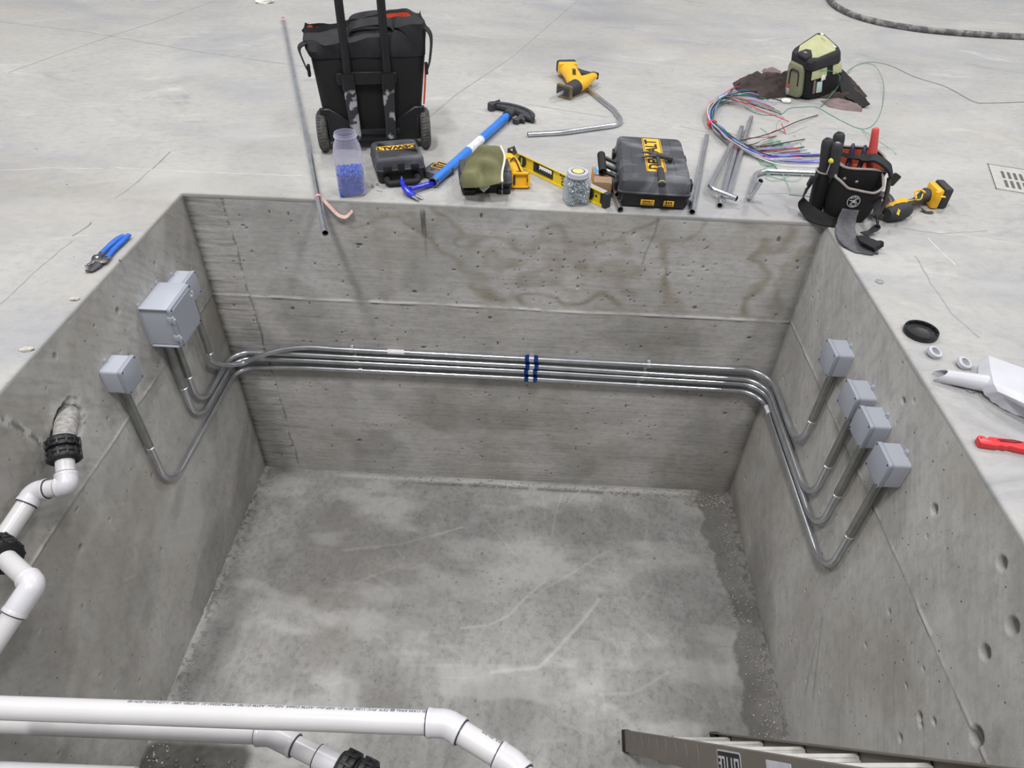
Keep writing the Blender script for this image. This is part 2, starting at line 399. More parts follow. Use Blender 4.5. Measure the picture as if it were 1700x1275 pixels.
# pit walls: masks and relief drawn on dense grids
N1, N2 = 500, 320
u = np.linspace(0, W, N1 + 1); z = np.linspace(-DEP - 0.02, -0.012, N2 + 1); U, Z = np.meshgrid(u, z)
def pits(X, Y, n, seed, xr, yr, r=(0.003, 0.008)):
    g = np.random.default_rng(seed); d = np.zeros(X.shape)
    for _ in range(n):
        x, y = g.uniform(*xr), g.uniform(*yr); rr = g.uniform(*r) * (1.5 if g.random() < .08 else .8); a = g.uniform(.6, 1.5)
        ix = np.searchsorted(X[0], [x - .03, x + .03]); iy = np.searchsorted(Y[:, 0], [y - .03, y + .03])
        s = (slice(iy[0], iy[1]), slice(ix[0], ix[1]))
        if d[s].size: d[s] = np.maximum(d[s], 1 - sstep(.5, 1.0, np.hypot((X[s] - x) * a, (Y[s] - y) / a) / rr))
    return d
def grain(X, Y, seed, kx=6, ky=140): return fbm(X * kx, Y * ky, seed, 3)
zs = -0.47
seam = zs + (fbm(U * 3, U * 0, 5) - .5) * 0.012
lower = Z < seam
# contour stains (old water marks) on the upper right half
f = fbm(U * 2.3 + 3, Z * 3.2, 77, 4); rw = .010 + .035 * fbm(U * 5, Z * 5, 78); ring = np.exp(-((f - .47) / rw) ** 2) + .8 * np.exp(-((f - .60) / rw) ** 2); ring *= .35 + .65 * fbm(U * 9, Z * 9, 79) * 1.4
ring *= sstep(.45, .9, U) * sstep(seam - .0, seam + .04, Z)
blob = sstep(.55, .7, fbm(U * 4, Z * 3.5, 21)) * .35
vs = 0.162 + (Z + .47) * -.02 + (fbm(Z * 9, U * 0, 6) - .5) * .02
dv = abs(U - vs); left = U < vs
hz = (grain(U, Z, 8) - .5)
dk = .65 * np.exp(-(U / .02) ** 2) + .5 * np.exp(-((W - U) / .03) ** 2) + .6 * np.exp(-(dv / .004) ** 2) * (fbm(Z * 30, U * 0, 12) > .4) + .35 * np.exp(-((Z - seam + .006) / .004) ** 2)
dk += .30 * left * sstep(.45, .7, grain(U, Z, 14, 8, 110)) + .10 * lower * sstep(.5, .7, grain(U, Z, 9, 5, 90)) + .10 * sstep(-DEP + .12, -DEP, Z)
dk += .22 * sstep(.50, .64, fbm(U * 3.1, Z * 3.5, 93, 5)) + .10 * sstep(.52, .64, fbm(U * 6, Z * 7, 94, 3))
dk += .15 * sstep(.5, .75, fbm(U * 1.4, Z * 6, 91)) * lower
_q = BY(703, 372, 0); _w = np.clip((-.015 - Z) / .03, 0, 1) * np.clip((Z + .155) / .06, 0, 1)
for _dx in (-.006, .006): dk += 1.0 * _w * np.exp(-((U - _q.x - _dx - (Z + .08) * -.02) / .0045) ** 4)
dk += .35 * np.exp(-((U - _q.x - .004) / .005) ** 2) * sstep(-.30, -.16, Z) * sstep(-.10, -.14, Z)
dk += .10 * sstep(.42, .5, vnoise(U * 7, Z * .7, 19)) * (Z > -.47) * (abs(U - .67) < .18)
pp = pits(U, Z, 260, 1, (0.02, 2.48), (-1.55, -.03)) ; dk += pp * .85
# clustered bug holes mid top and the long crack
pp2 = pits(U, Z, 150, 2, (1.2, 2.1), (-.44, -.08), (.002, .005)); dk += pp2 * .7
dk += .5 * np.exp(-(segd(U, Z, [(1.862, -.02), (1.858, -.08), (1.835, -.17), (1.83, -.22)]) / .004) ** 2)
br = np.clip(ring * .85 + blob * .6 + .08 * lower, 0, .85) * (1 - .5 * left)
sm_ = sstep(.30, .62, fbm(U * 14, U * 0, 33))
pl = .75 * np.exp(-((Z - seam) / .0035) ** 2) * sm_ + .25 * sstep(.6, .8, fbm(U * 3, Z * 4, 61))
pl += pits(U, Z, 60, 4, (0.02, 2.48), (-1.55, -.03), (.003, .007)) * .6
pt = np.stack([U, np.zeros_like(U), Z], -1)
disp = .0045 * np.exp(-((Z - seam) / .0040) ** 2) * sm_ - .004 * np.clip(pp + pp2, 0, 1) + .0012 * hz * (1 + left) - .004 * np.exp(-(dv / .004) ** 2) + .004 * (fbm(U * 2, Z * 2, 3) - .5) + .003 * lower
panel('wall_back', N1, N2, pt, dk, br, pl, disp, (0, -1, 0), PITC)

M1 = 440; yv = np.linspace(NEAR, 0.0, M1 + 1); Yg, Zg = np.meshgrid(yv, z)
_h = BX(112, 702, 0); HY, HZ = _h.y, _h.z
def sidewall(name, x, sgn, seamf, seed, holes):
    sm = seamf(Yg) + (fbm(Yg * 4, Yg * 0, seed) - .5) * .014
    up = Zg > sm
    diag = fbm((Yg * sgn + Zg) * 9, (Yg * sgn - Zg) * 60, seed + 1, 3) # raking board and trowel lines
    run = fbm((Yg * .75 - Zg) * 2.6 + .5 * fbm(Yg * 2, Zg * 2, seed + 20), (Yg + Zg) * .9, seed + 2, 4)
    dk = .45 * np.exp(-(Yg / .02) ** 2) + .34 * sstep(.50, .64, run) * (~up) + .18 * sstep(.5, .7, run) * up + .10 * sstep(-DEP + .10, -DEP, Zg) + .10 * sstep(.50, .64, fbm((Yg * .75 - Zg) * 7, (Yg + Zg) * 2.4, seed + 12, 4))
    dk += (.16 if sgn < 0 else .05) * sstep(.5, .7, diag) * up + .35 * np.exp(-((Zg - sm + .006) / .004) ** 2)
    p_ = pits(Yg, Zg, 60, seed + 3, (NEAR, -.03), (-1.55, -.03)); 
    for (a, b, r) in holes: p_ = np.maximum(p_, 1 - sstep(.6, 1.05, np.hypot((Yg - a), (Zg - b) * .8) / r))
    dk += p_ * .7  # holes are sunk and also darkened, their shade painted into the colour
    brw = .3 * sstep(.5, .68, fbm(Yg * 2.2, Zg * 2.5, seed + 5)) + .12 * (~up)
    plw = (.75 if sgn < 0 else .35) * np.exp(-((Zg - sm) / .005) ** 2) * sstep(.30, .65, fbm(Yg * 12, Yg * 0, seed + 6)) + .3 * sstep(.58, .78, fbm(Yg * 2.5, Zg * 3, seed + 7)) + pits(Yg, Zg, 40, seed + 8, (NEAR, -.03), (-1.55, -.03)) * .5
    if sgn < 0: # left wall: broken concrete and a vertical cold joint beside the pipe entry
        cj = segd(Yg, Zg, [(-1.235, -.02), (-1.19, -.10), (-1.155, -.19), (-1.13, -.27)]); jn = (fbm(Yg * 50, Zg * 50, 71) - .35)
        dk += .7 * np.exp(-((cj) / .008) ** 2) * (jn > .1); plw += .8 * np.exp(-((cj - .006) / .009) ** 2) * (jn < .2)
        hd = np.hypot(Yg - HY, (Zg - HZ)) + (fbm(Yg * 40, Zg * 40, 73) - .5) * .05; dk += .75 * (1 - sstep(.05, .075, hd)); plw += .7 * np.exp(-((hd - .078) / .012) ** 2)
        ch = -.03 * (1 - sstep(.045, .075, hd)) + .004 * np.exp(-((cj) / .01) ** 2) * (jn - .1)
        br2 = .5 * np.exp(-((fbm(Yg * 3, Zg * 3, 88) - .5) / .01) ** 2) * (Zg < -.5) * (Yg > -1.1)
    else:
        ch = 0
        sc = segd(Yg, Zg, [(-1.25, -1.28), (-1.08, -1.02)]); dk += .4 * np.exp(-(sc / .006) ** 2)
        sc = segd(Yg, Zg, [(-1.20, -1.32), (-1.12, -1.12)]); dk += .3 * np.exp(-(sc / .008) ** 2)
    d = .004 * np.exp(-((Zg - sm) / .005) ** 2) * sstep(.30, .65, fbm(Yg * 12, Yg * 0, seed + 6)) - .013 * p_ + .0015 * (diag - .5) + .006 * (fbm(Yg * 2, Zg * 2, seed + 9) - .5) + ch
    P = np.stack([np.full_like(Yg, x), Yg, Zg], -1)
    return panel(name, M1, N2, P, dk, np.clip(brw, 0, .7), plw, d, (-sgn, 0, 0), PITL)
sidewall('wall_left', 0.0, -1, lambda y: -.47 + .0 * y, 201, [(-.62, -.13, .010), (-.33, -.12, .007), (-.95, -.06, .008), (-.80, -.75, .008), (-1.22, -.62, .010)])
sidewall('wall_right', W, 1, lambda y: -.458 + 0 * y, 301, [(-1.224, -.212, .014), (-1.595, -.163, .020), (-1.592, -.287, .018), (-1.583, -.655, .011), (-1.60, -.665, .009), (-1.586, -.79, .010), (-1.716, -.454, .024), (-1.476, -.093, .016), (-.80, -.44, .006), (-1.3, -.6, .007), (-1.62, -.60, .008)])
P = np.stack([U, np.full_like(U, NEAR), Z], -1)
panel('wall_front', N1, N2, P, .3 * sstep(.5, .7, fbm(U * 3, Z * 3, 7)), .2 * sstep(.5, .7, fbm(U * 2, Z * 2, 8)), .2 * fbm(U * 3, Z * 3, 9), None, (0, 1, 0), PITC)

# pit floor
M2 = 400; xf = np.linspace(0, W, N1 + 1); yf = np.linspace(NEAR, 0, M2 + 1); Xf, Yf = np.meshgrid(xf, yf)
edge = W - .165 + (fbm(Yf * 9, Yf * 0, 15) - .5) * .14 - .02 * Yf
wet_shade = sstep(-.006, .012, Xf - edge) * (1 - .0 * Yf)  # wet sand band by the right wall, with shadow painted into its dark tone
debris = sstep(.5, .62, fbm(Xf * 60, Yf * 60, 16, 3))
rl = np.minimum(W - Xf, Xf); ridge = np.exp(-(rl / .035) ** 2)
dk = .42 * wet_shade * (.75 + .5 * fbm(Xf * 14, Yf * 14, 20)) + .35 * ridge * debris
dk += .55 * np.exp(-((Yf + .045 + .02 * fbm(Xf * 5, Yf * 0, 24)) / .010) ** 2) * sstep(.7, 1.0, Xf) * sstep(2.35, 2.0, Xf) * (fbm(Xf * 20, Yf * 20, 25) > .45)
mott = fbm(Xf * 2.6, Yf * 2.2, 26, 5); dk += .22 * sstep(.48, .66, mott)
big = np.hypot((Xf - 1.72) / .35, (Yf + .28) / .16); dk += .22 * (1 - sstep(.6, 1.1, big + .5 * (fbm(Xf * 8, Yf * 8, 27) - .5)))
sx0 = np.hypot(np.maximum(abs(Xf - .2) - .15, 0), np.maximum(abs(Yf + 1.72) - .25, 0)); dark_patch = 1 - sstep(.035, .075, sx0)  # soft-edged patch darkening the near left floor corner
dk = np.clip(dk, 0, .62) * (1 - dark_patch) + .97 * dark_patch * (.8 + .3 * fbm(Xf * 40, Yf * 40, 46))
dk += .6 * pits(Xf, Yf, 130, 41, (.1, 2.3), (-1.5, -.05), (.002, .007)) + .5 * pits(Xf, Yf, 40, 42, (1.0, 1.4), (-.75, -.45), (.002, .008))
arcs = [([(1.52, -.62), (1.42, -.72), (1.36, -.80), (1.27, -.86), (1.15, -.88)], .006, .7), ([(1.77, -.70), (1.68, -.83), (1.55, -.98), (1.50, -1.04), (1.30, -1.07)], .009, .8), ([(1.60, -.08), (1.57, -.2), (1.56, -.35)], .005, .5),
        ([(1.50, -.10), (1.52, -.25)], .005, .4), ([(1.83, -.42), (1.60, -.60), (1.47, -.70)], .007, .45), ([(1.22, -.28), (1.37, -.46)], .005, .4), ([(.55, -.5), (.8, -.45), (1.1, -.33)], .006, .35), ([(1.10, -.33), (.95, -.40)], .005, .4),
        ([(2.05, -1.02), (1.9, -1.12), (1.75, -1.14)], .006, .4), ([(1.2, -1.05), (.9, -1.06)], .008, .35)]
pl = .40 * sstep(.52, .72, fbm(Xf * 3.1 + Yf, Yf * 7, 28, 5)) + .22 * sstep(.5, .75, fbm(Xf * 16, Yf * 3, 29, 3)) * (Yf < -.9)
for a, wdt, k in arcs: pl += .55 * k * np.exp(-(segd(Xf + .02 * (fbm(Xf * 6, Yf * 6, 35) - .5), Yf + .02 * (fbm(Xf * 6, Yf * 6, 36) - .5), a) / wdt) ** 2)
for q in range(26):
    g = np.random.default_rng(900 + q); x, y = g.uniform(.3, 2.1), g.uniform(-1.4, -.1); an = g.uniform(-.9, .9) + (1.2 if x > 1.3 and y > -.5 else 0); L_ = g.uniform(.05, .2)
    pl += .18 * np.exp(-(segd(Xf, Yf, [(x, y), (x + L_ * math.cos(an), y + L_ * math.sin(an))]) / g.uniform(.003, .007)) ** 2)
pl += .55 * ridge * (1 - debris) * .9 + .5 * np.exp(-((Yf + .03) / .014) ** 2) * sstep(.3, .5, Xf) * sstep(2.35, 2.2, Xf)
pl *= (1 - .8 * dark_patch) * (1 - .6 * wet_shade)
lump = fbm(Xf * 45, Yf * 45, 38, 3)
disp = .018 * ridge * lump + .004 * wet_shade * lump + .002 * (fbm(Xf * 8, Yf * 8, 39) - .5) + .004 * dark_patch * lump
P = np.stack([Xf, Yf, np.full_like(Xf, -DEP)], -1)
o = panel('floor', N1, M2, P, dk, .3 * sstep(.5, .7, fbm(Xf * 1.7, Yf * 1.7, 45)) + .25 * wet_shade, pl, disp, (0, 0, 1), PITF)

# saw cuts, hairline cracks and the grout lines on the hall slab: thin strips let into the surface
def strip(name, pts, w, m, wob=0.004, z=0.0004):
    P = [G(*p) for p in pts]; out = []
    for a, b in zip(P[:-1], P[1:]):
        k = max(2, int((b - a).length / .03))
        for i in range(k): out.append(a.lerp(b, i / k))
    out.append(P[-1]); g = []
    for i, p in enumerate(out):
        t = (out[min(i + 1, len(out) - 1)] - out[max(i - 1, 0)]).normalized(); s = Vector((-t.y, t.x, 0)); o_ = s * random.uniform(-wob, wob); ww = w * random.uniform(.6, 1.3)
        g.append([p + o_ - s * ww / 2 + Vector((0, 0, z)), p + o_ + s * ww / 2 + Vector((0, 0, z))])
    o = obj(name, sheet(bm_(), g, .0006), m); o['kind'] = 'structure'; return o
crack = mat('crack_dirt', (128, 126, 124), .9, vary=.15, scale=20); cut = mat('saw_cut', (150, 149, 147), .9, vary=.1, scale=20); groutm = mat('pale_laitance', (192, 190, 186), .8, vary=.05, scale=20)
tn = 0
for pts, w, m_, wob in (([(15, 120), (110, 86), (190, 58), (260, 36), (360, 0)], .008, cut, .001), ([(0, 36), (150, 54), (240, 70), (330, 86), (465, 105), (560, 118)], .008, cut, .001), ([(283, 252), (252, 281)], .004, crack, .002),
                        ([(250, 282), (225, 305), (190, 330)], .006, cut, .002), ([(193, 279), (252, 282), (330, 286), (500, 292)], .006, groutm, .003), ([(0, 283), (90, 279), (170, 281)], .006, groutm, .004),
                        ([(120, 392), (146, 376), (152, 369)], .005, crack, .003), ([(0, 505), (70, 440), (120, 400)], .004, cut, .003), ([(700, 205), (760, 155), (850, 95), (960, 0)], .007, cut, .001), ([(870, 172), (930, 182), (1010, 195)], .006, cut, .001),
                        ([(1520, 425), (1545, 470), (1580, 520), (1625, 560)], .005, cut, .002), ([(1130, 210), (1175, 220)], .005, cut, .001), ([(1500, 380), (1560, 388), (1640, 383)], .004, cut, .004),
                        ([(1260, 322), (1310, 321), (1350, 322)], .005, cut, .002), ([(1540, 395), (1585, 440)], .005, groutm, .003)):
    tn += 1; strip('trim_%d' % tn, pts, w, m_, wob)

# crumbs of concrete along the pit floor edges and in the dark near left corner
def crumbs(name, spots, label, m, cat='rubble'):
    bm = bm_()
    for (x, y, s) in spots:
        r = bmesh.ops.create_icosphere(bm, subdivisions=1, radius=s); zz = -DEP + s * .45 + .004
        for v in r['verts']: v.co = Vector((v.co.x * random.uniform(.7, 1.4) + x, v.co.y * random.uniform(.7, 1.4) + y, v.co.z * random.uniform(.5, .8) + zz))
    return tag(obj(name, bm, m, smooth=False), label, cat, None, 'stuff')
rub = mat('rubble', (170, 167, 160), .9, vary=.3, scale=50); rubd = mat('dark_rubble', (92, 89, 84), .9, vary=.6, scale=40)
sp = [(W - abs(random.gauss(.05, .05)) - .01, random.uniform(-1.5, -.02), random.uniform(.0012, .0038)) for _ in range(620)] + [(abs(random.gauss(.03, .025)) + .01, random.uniform(-1.5, -.02), random.uniform(.0012, .004)) for _ in range(520)]
sp += [(random.uniform(2.25, 2.47), random.uniform(-.12, -.02), random.uniform(.002, .005)) for _ in range(150)] + [(random.uniform(.6, 2.3), -abs(random.gauss(.02, .02)) - .01, random.uniform(.002, .005)) for _ in range(160)]
crumbs('concrete_rubble', sp, 'pale crumbs of broken concrete strewn along the foot of the pit walls', rub)
crumbs('dark_gravel', [(random.uniform(.02, .38), random.uniform(-1.9, -1.47), random.uniform(.002, .008)) for _ in range(300)], 'dark gravel in the near left corner of the pit floor', rubd, 'gravel')
# ================================================================== MATERIALS OF THINGS
M_EMT = mat('galvanised_steel', (206, 209, 214), .24, .92, vary=.10, scale=14, stretch=(1, 1, 1), bump=.03)
M_EMTD = mat('dusty_galvanised_steel', (176, 180, 184), .42, .75, vary=.14, scale=18)
M_SLV = mat('dull_conduit_sleeve', (150, 153, 150), .36, .7, vary=.10, scale=20)
M_RIM = mat('bright_steel', (228, 230, 232), .22, .9, vary=.05, scale=30)
M_BORE = mat('dark_bore', (22, 22, 22), .9, vary=.2)
M_CPL = mat('blue_dyed_steel', (30, 70, 150), .28, .7, vary=.25, scale=60)
M_GREYPVC = mat('grey_moulded_plastic', (176, 180, 190), .42, vary=.03, scale=8, bump=.02)
M_LIDSHADE = mat('grey_lid_shaded', (156, 160, 171), .5, vary=.03, scale=8)  # same grey plastic toned down, shade on the lid face put into the colour
M_SCREW = mat('dark_screw', (62, 62, 66), .4, .5)
M_PVC = mat('white_pipe', (205, 204, 205), .28, vary=.025, scale=9, spec=.5)
M_PVCF = mat('white_fitting', (203, 202, 206), .32, vary=.03, scale=12)
M_GLUE = mat('dark_joint_line', (48, 48, 58), .6)
M_INK = mat('pipe_ink', (96, 100, 112), .7)
M_BLK = mat('black_plastic', (26, 27, 29), .45, vary=.2, scale=30)
M_BLKR = mat('black_rubber', (20, 20, 21), .7, vary=.2, scale=40)
M_TAPE = mat('paper_tag', (226, 222, 228), .7)

# ================================================================== CONDUIT RUNS IN THE PIT
RT = 0.0117
def conduit(name, label, zL, zM, zR, yL, yR, ztopL, ztopR, stand=0.0, jog=False, xc=1.402, tag_at=None, sleeveL=None, sleeveR=None):
    t = thing(name, label, 'conduit', (xc, -.02, zM), group=None)
    yb = -.021; xo = .021
    R = .10
    if not jog:
        left = [(xo + stand, yL, ztopL), (xo + stand, yL, zL), (xo + stand, yb, zL), (.35, yb, zM + (zL - zM) * .2), (xc, yb, zM)]
        lp = fillet(left, [.115, .085, 1.0], 9)
    else:
        q0 = [(.046, yL, -.50), (.046, yL, -.56), (.046, yL + .002, -.605), BX(352, 599.5, .046), BX(376, 606, .050), BY(402, 603, -.062), BY(434, 590, -.052), BY(470, 580.5, -.030), (.38, -.019, zM), (.5, yb, zM)]
        lp = [Vector((.046, yL, ztopL))] + smooth_path(q0, 6) + [Vector((xc, yb, zM))]
    right = [(xc, yb, zM), (1.9, yb, zM + (zR - zM) * .5), (W - xo, yb, zR), (W - xo, yR, zR - .008), (W - xo, yR, ztopR)]
    rp = fillet(right, [1, .115, .125], 9)
    obj('tube', rings(bm_(), lp, RT, 16), M_EMT, t, True)
    obj('tube', rings(bm_(), rp, RT, 16), M_EMT, t, True)
    # compression coupling: two blue nuts round a bright body
    c = Vector((xc, yb, zM)); bm = bm_()
    cyl(bm, c + Vector((-.012, 0, 0)), c + Vector((.012, 0, 0)), .0152, n=24)
    cp = obj('coupling', bm, M_RIM, t, True)
    for s in (-1, 1):
        bm = bm_(); cyl(bm, c + Vector((s * .011, 0, 0)), c + Vector((s * .026, 0, 0)), .0178, .0172, n=6); cyl(bm, c + Vector((s * .026, 0, 0)), c + Vector((s * .030, 0, 0)), .0155, .013, n=18)
        obj('coupling_nut', bm, M_CPL, cp, False).matrix_world = Matrix.Identity(4)
    # sleeves under the boxes with a bright lip
    for (x, y, zt, zb) in (((xo + stand) if not jog else .046, yL, ztopL, sleeveL), (W - xo, yR, ztopR, sleeveR)):
        bm = bm_(); cyl(bm, (x, y, zt), (x, y, zb), .0142, n=20); obj('sleeve', bm, M_SLV, t, True)
        bm = bm_(); lathe(bm, [(.0142, -.004), (.0162, -.002), (.0162, .002), (.0142, .004)], 20, Matrix.Translation((x, y, zb))); obj('sleeve_lip', bm, M_RIM, t, True)
        bm = bm_(); lathe(bm, [(.0145, 0), (.019, -.001), (.019, -.010), (.0145, -.012)], 8, Matrix.Translation((x, y, zt))); obj('lock_ring', bm, M_SLV, t, True)
    # one-hole straps
    for xs_ in (.592, 1.922):
        f = (zM if xs_ < xc else zM + (zR - zM) * .5); c = Vector((xs_ + (zM + .78) * -.25 * (1 if xs_ < 1 else -1), yb, f)); bm = bm_()
        rings(bm, [c + Vector((-.008, 0, 0)), c + Vector((.008, 0, 0))], .0134, 18)
        box(bm, c + Vector((0, .013, .013)), (.016, .004, .020), bev=.001); obj('strap', bm, M_RIM, t, True)
    if tag_at:
        for (a, b, onleft) in tag_at:
            P = [p for p in (lp if onleft else rp)]; cum = [0]
            for p, q in zip(P[:-1], P[1:]): cum.append(cum[-1] + (q - p).length)
            def at(s):
                for i in range(len(P) - 1):
                    if cum[i + 1] >= s: return P[i].lerp(P[i + 1], (s - cum[i]) / (cum[i + 1] - cum[i]))
                return P[-1]
            pts = [at(a + (b - a) * k / 4) for k in range(5)]
            obj('paper_tag', rings(bm_(), pts, RT + .0006, 16), M_TAPE, t, True, label='white paper tag')
    return t
_fix = []
c1 = conduit('steel_conduit', 'topmost galvanised conduit on back wall, kinked over the others at left', -.775, -.728, -.728, -.250, -.515, -.325, -.305, jog=True, tag_at=[(1.27, 1.345, True)], sleeveL=-.600, sleeveR=-.565)
c2 = conduit('steel_conduit', 'second galvanised conduit from the top on back wall of pit', -.775, -.770, -.785, -.408, -.735, -.355, -.305, xc=1.406, sleeveL=-.600, sleeveR=-.575)
c3 = conduit('steel_conduit', 'third galvanised conduit from the top on back wall of pit', -.812, -.802, -.812, -.462, -.857, -.355, -.305, xc=1.401, sleeveL=-.610, sleeveR=-.590)
c4 = conduit('steel_conduit', 'lowest galvanised conduit, ending at nearest box on each side wall', -.868, -.846, -.855, -.775, -1.012, -.325, -.305, xc=1.404, tag_at=[(1.125, 1.175, False)], sleeveL=-.625, sleeveR=-.615)
for o in list(bpy.data.objects):
    if o.name.startswith('coupling_nut'):
        o.data.transform(o.parent.parent.matrix_basis.inverted()); o.matrix_basis = Matrix.Identity(4)

def junction_box(label, face, y, zc, side=.102, dep=.068, screws=True, group='small grey junction boxes', rl=0):
    """face = +1 on the left wall (opens to +x), -1 on the right wall"""
    x0 = 0.0 if face > 0 else W
    t = thing('junction_box', label, 'junction box', (x0, y, zc - side / 2), 0, group)
    def Mx(): return Matrix.Translation((x0, y, zc)) @ Matrix(((0, 0, face, 0), (1 * face, 0, 0, 0), (0, 1, 0, 0), (0, 0, 0, 1))) # local xy -> wall plane, z -> out of the wall
    M = Mx(); L = dep
    bm = bm_(); prism(bm, rrect(side * .96, side * .96, .009), L - .016, M, .0015, 1); prism(bm, rrect(side * .9, side * .9, .009), .002, M @ Matrix.Translation((0, 0, 0)), 0)
    obj('box_body', bm, M_GREYPVC, t, True)
    bm = bm_(); prism(bm, rrect(side, side, .010), .015, M @ Matrix.Translation((0, 0, L - .0155)), .002, 2)
    lid = obj('box_lid', bm, M_LIDSHADE, t, True)
    for sx_ in (-1, 1):
        for sy_ in (-1, 1):
            bm = bm_(); T = M @ Matrix.Translation((sx_ * side * .42, sy_ * side * .42, L - .001)); lathe(bm, [(.0031, -.002), (.0031, .0012), (.0024, .0018)], 12, T); box(bm, (0, 0, .0018), (.0045, .0009, .0006), M=T)
            obj('lid_screw', bm, M_SCREW, t, True)
    for sy_ in (1, -1):
        bm = bm_(); prism(bm, rrect(.018, .020, .006, cx=0, cy=sy_ * (side * .48 + .008)), .004, M, .001, 1); lathe(bm, [(.0045, .004), (.0045, .0065), (.003, .0075)], 12, M @ Matrix.Translation((0, sy_ * (side * .48 + .011), 0)))
        obj('mounting_lug', bm, M_GREYPVC if sy_ < 0 else M_GREYPVC, t, True)
    return t
junction_box('small grey box on right wall, farthest from camera', -1, -.520, -.254)
junction_box('small grey box on right wall, second from the back', -1, -.737, -.256)
junction_box('small grey box on right wall, third from the back', -1, -.865, -.256)
junction_box('small grey box on right wall, nearest the camera', -1, -1.022, -.258)
junction_box('small grey box on left wall by itself, above the long conduit loop', 1, -.775, -.274, .098, .076)
junction_box('small grey box on left wall half hidden behind the big box', 1, -.255, -.272, .102, .072)
# the big box
t = thing('junction_box', 'large deep grey junction box on left wall with latched lid', 'junction box', (0, -.437, -.355))
M = Matrix.Translation((0, -.437, -.272)) @ Matrix(((0, 0, 1, 0), (1, 0, 0, 0), (0, 1, 0, 0), (0, 0, 0, 1)))
bm = bm_(); prism(bm, rrect(.160, .156, .006), .106, M, .0015, 1); prism(bm, rrect(.172, .170, .008), .005, M, .001, 1)
for sy_ in (-1, 1): box(bm, (0, sy_ * .082, .053), (.172, .006, .104), bev=.002, M=M)
obj('box_body', bm, M_GREYPVC, t, True)
bm = bm_(); prism(bm, rrect(.174, .172, .012), .014, M @ Matrix.Translation((0, 0, .104)), .003, 2); prism(bm, rrect(.150, .148, .012), .003, M @ Matrix.Translation((0, 0, .1175)), .001, 1); obj('box_lid', bm, M_LIDSHADE, t, True)
for (a, b) in ((-.076, .040), (-.076, -.040), (.076, .040)):
    bm = bm_(); box(bm, (a - .008 * (1 if a < 0 else -1), b, .092), (.012, .026, .022), bev=.002, M=M @ mx((0, 0, .018))); cyl(bm, (a - .012, b + .014, .119), (a - .012, b - .014, .119), .004, M=M, n=10); box(bm, (a - .010, b, .122), (.010, .014, .008), bev=.001, M=M)
    obj('latch', bm, M_GREYPVC, t, True)
for sx_ in (-1, 1):
    for sy_ in (-1, 1):
        bm = bm_(); lathe(bm, [(.0032, -.002), (.0032, .002), (.002, .0026)], 12, M @ Matrix.Translation((sx_ * .078, sy_ * .077, .118))); obj('lid_screw', bm, M_SCREW, t, True)
        bm = bm_(); prism(bm, rrect(.016, .014, .004, cx=sx_ * .074, cy=sy_ * .090), .005, M, .001, 1); obj('mounting_lug', bm, M_GREYPVC, t, True)

# ================================================================== WHITE PIPES
RP = .0241
def pz(u, v, d): return Vector(CAM + _ray(u, v) * d)
def pipe_run(name, label, pts, fits, bends=.045, uni=None, text_=None, r=RP):
    """pts: centre line corners; fits: [(corner index, leg length before, leg length after)] elbow fittings"""
    t = thing(name, label, 'pipe', tuple(pts[0]))
    path = fillet(pts, bends, 8); 
    # straight pipe pieces between the elbows
    cuts = []
    idx = [f[0] for f in fits]; prev = Vector(pts[0])
    for i in range(len(pts) - 1):
        a = Vector(pts[i]); b = Vector(pts[i + 1]); obj('pipe', rings(bm_(), [a, b], r, 28), M_PVC, t, True)
    for (i, la, lb) in fits:
        a = Vector(pts[i - 1]); p = Vector(pts[i]); b = Vector(pts[i + 1]); da = (a - p).normalized(); db = (b - p).normalized()
        P = fillet([p + da * la, p, p + db * lb], bends, 8)
        rr = [r * 1.17] * len(P)
        f = obj('elbow', rings(bm_(), P, rr, 28), M_PVCF, t, True)
        for (e, d, l_) in ((P[0], da, la), (P[-1], db, lb)):
            bm = bm_(); x = e + d * .0012; rings(bm, [x - d * .001, x + d * .0012], r * 1.10, 28); obj('joint_line', bm, M_GLUE, t, True)
            bm = bm_(); rings(bm, [e - d * .010, e - d * .006, e - d * .001, e], [r * 1.18, r * 1.22, r * 1.22, r * 1.18], 28); obj('socket_lip', bm, M_PVCF, t, True)
    return t
def print_line(t, a, b, up, s, size, start, r=RP, flip=True):
    """ink print running along the top of a pipe, wrapped round its surface"""
    a = Vector(a); b = Vector(b); d = (b - a).normalized(); up = (Vector(up) - d * Vector(up).dot(d)).normalized(); sd = d.cross(up)
    if flip: X_ = -d; S = sd
    else: X_ = d; S = -sd
    def f(v):
        an = v.y / r; return start_p + X_ * v.x + (up * math.cos(an) + S * math.sin(an)) * (r + .00035 + v.z * .5) - up * 0
    start_p = a + d * start
    bm = bm_(); text(bm, s, size, f, .0001, .0002, 1.0, 'LEFT'); obj('printed_marking', bm, M_INK, t, True, smooth=False)

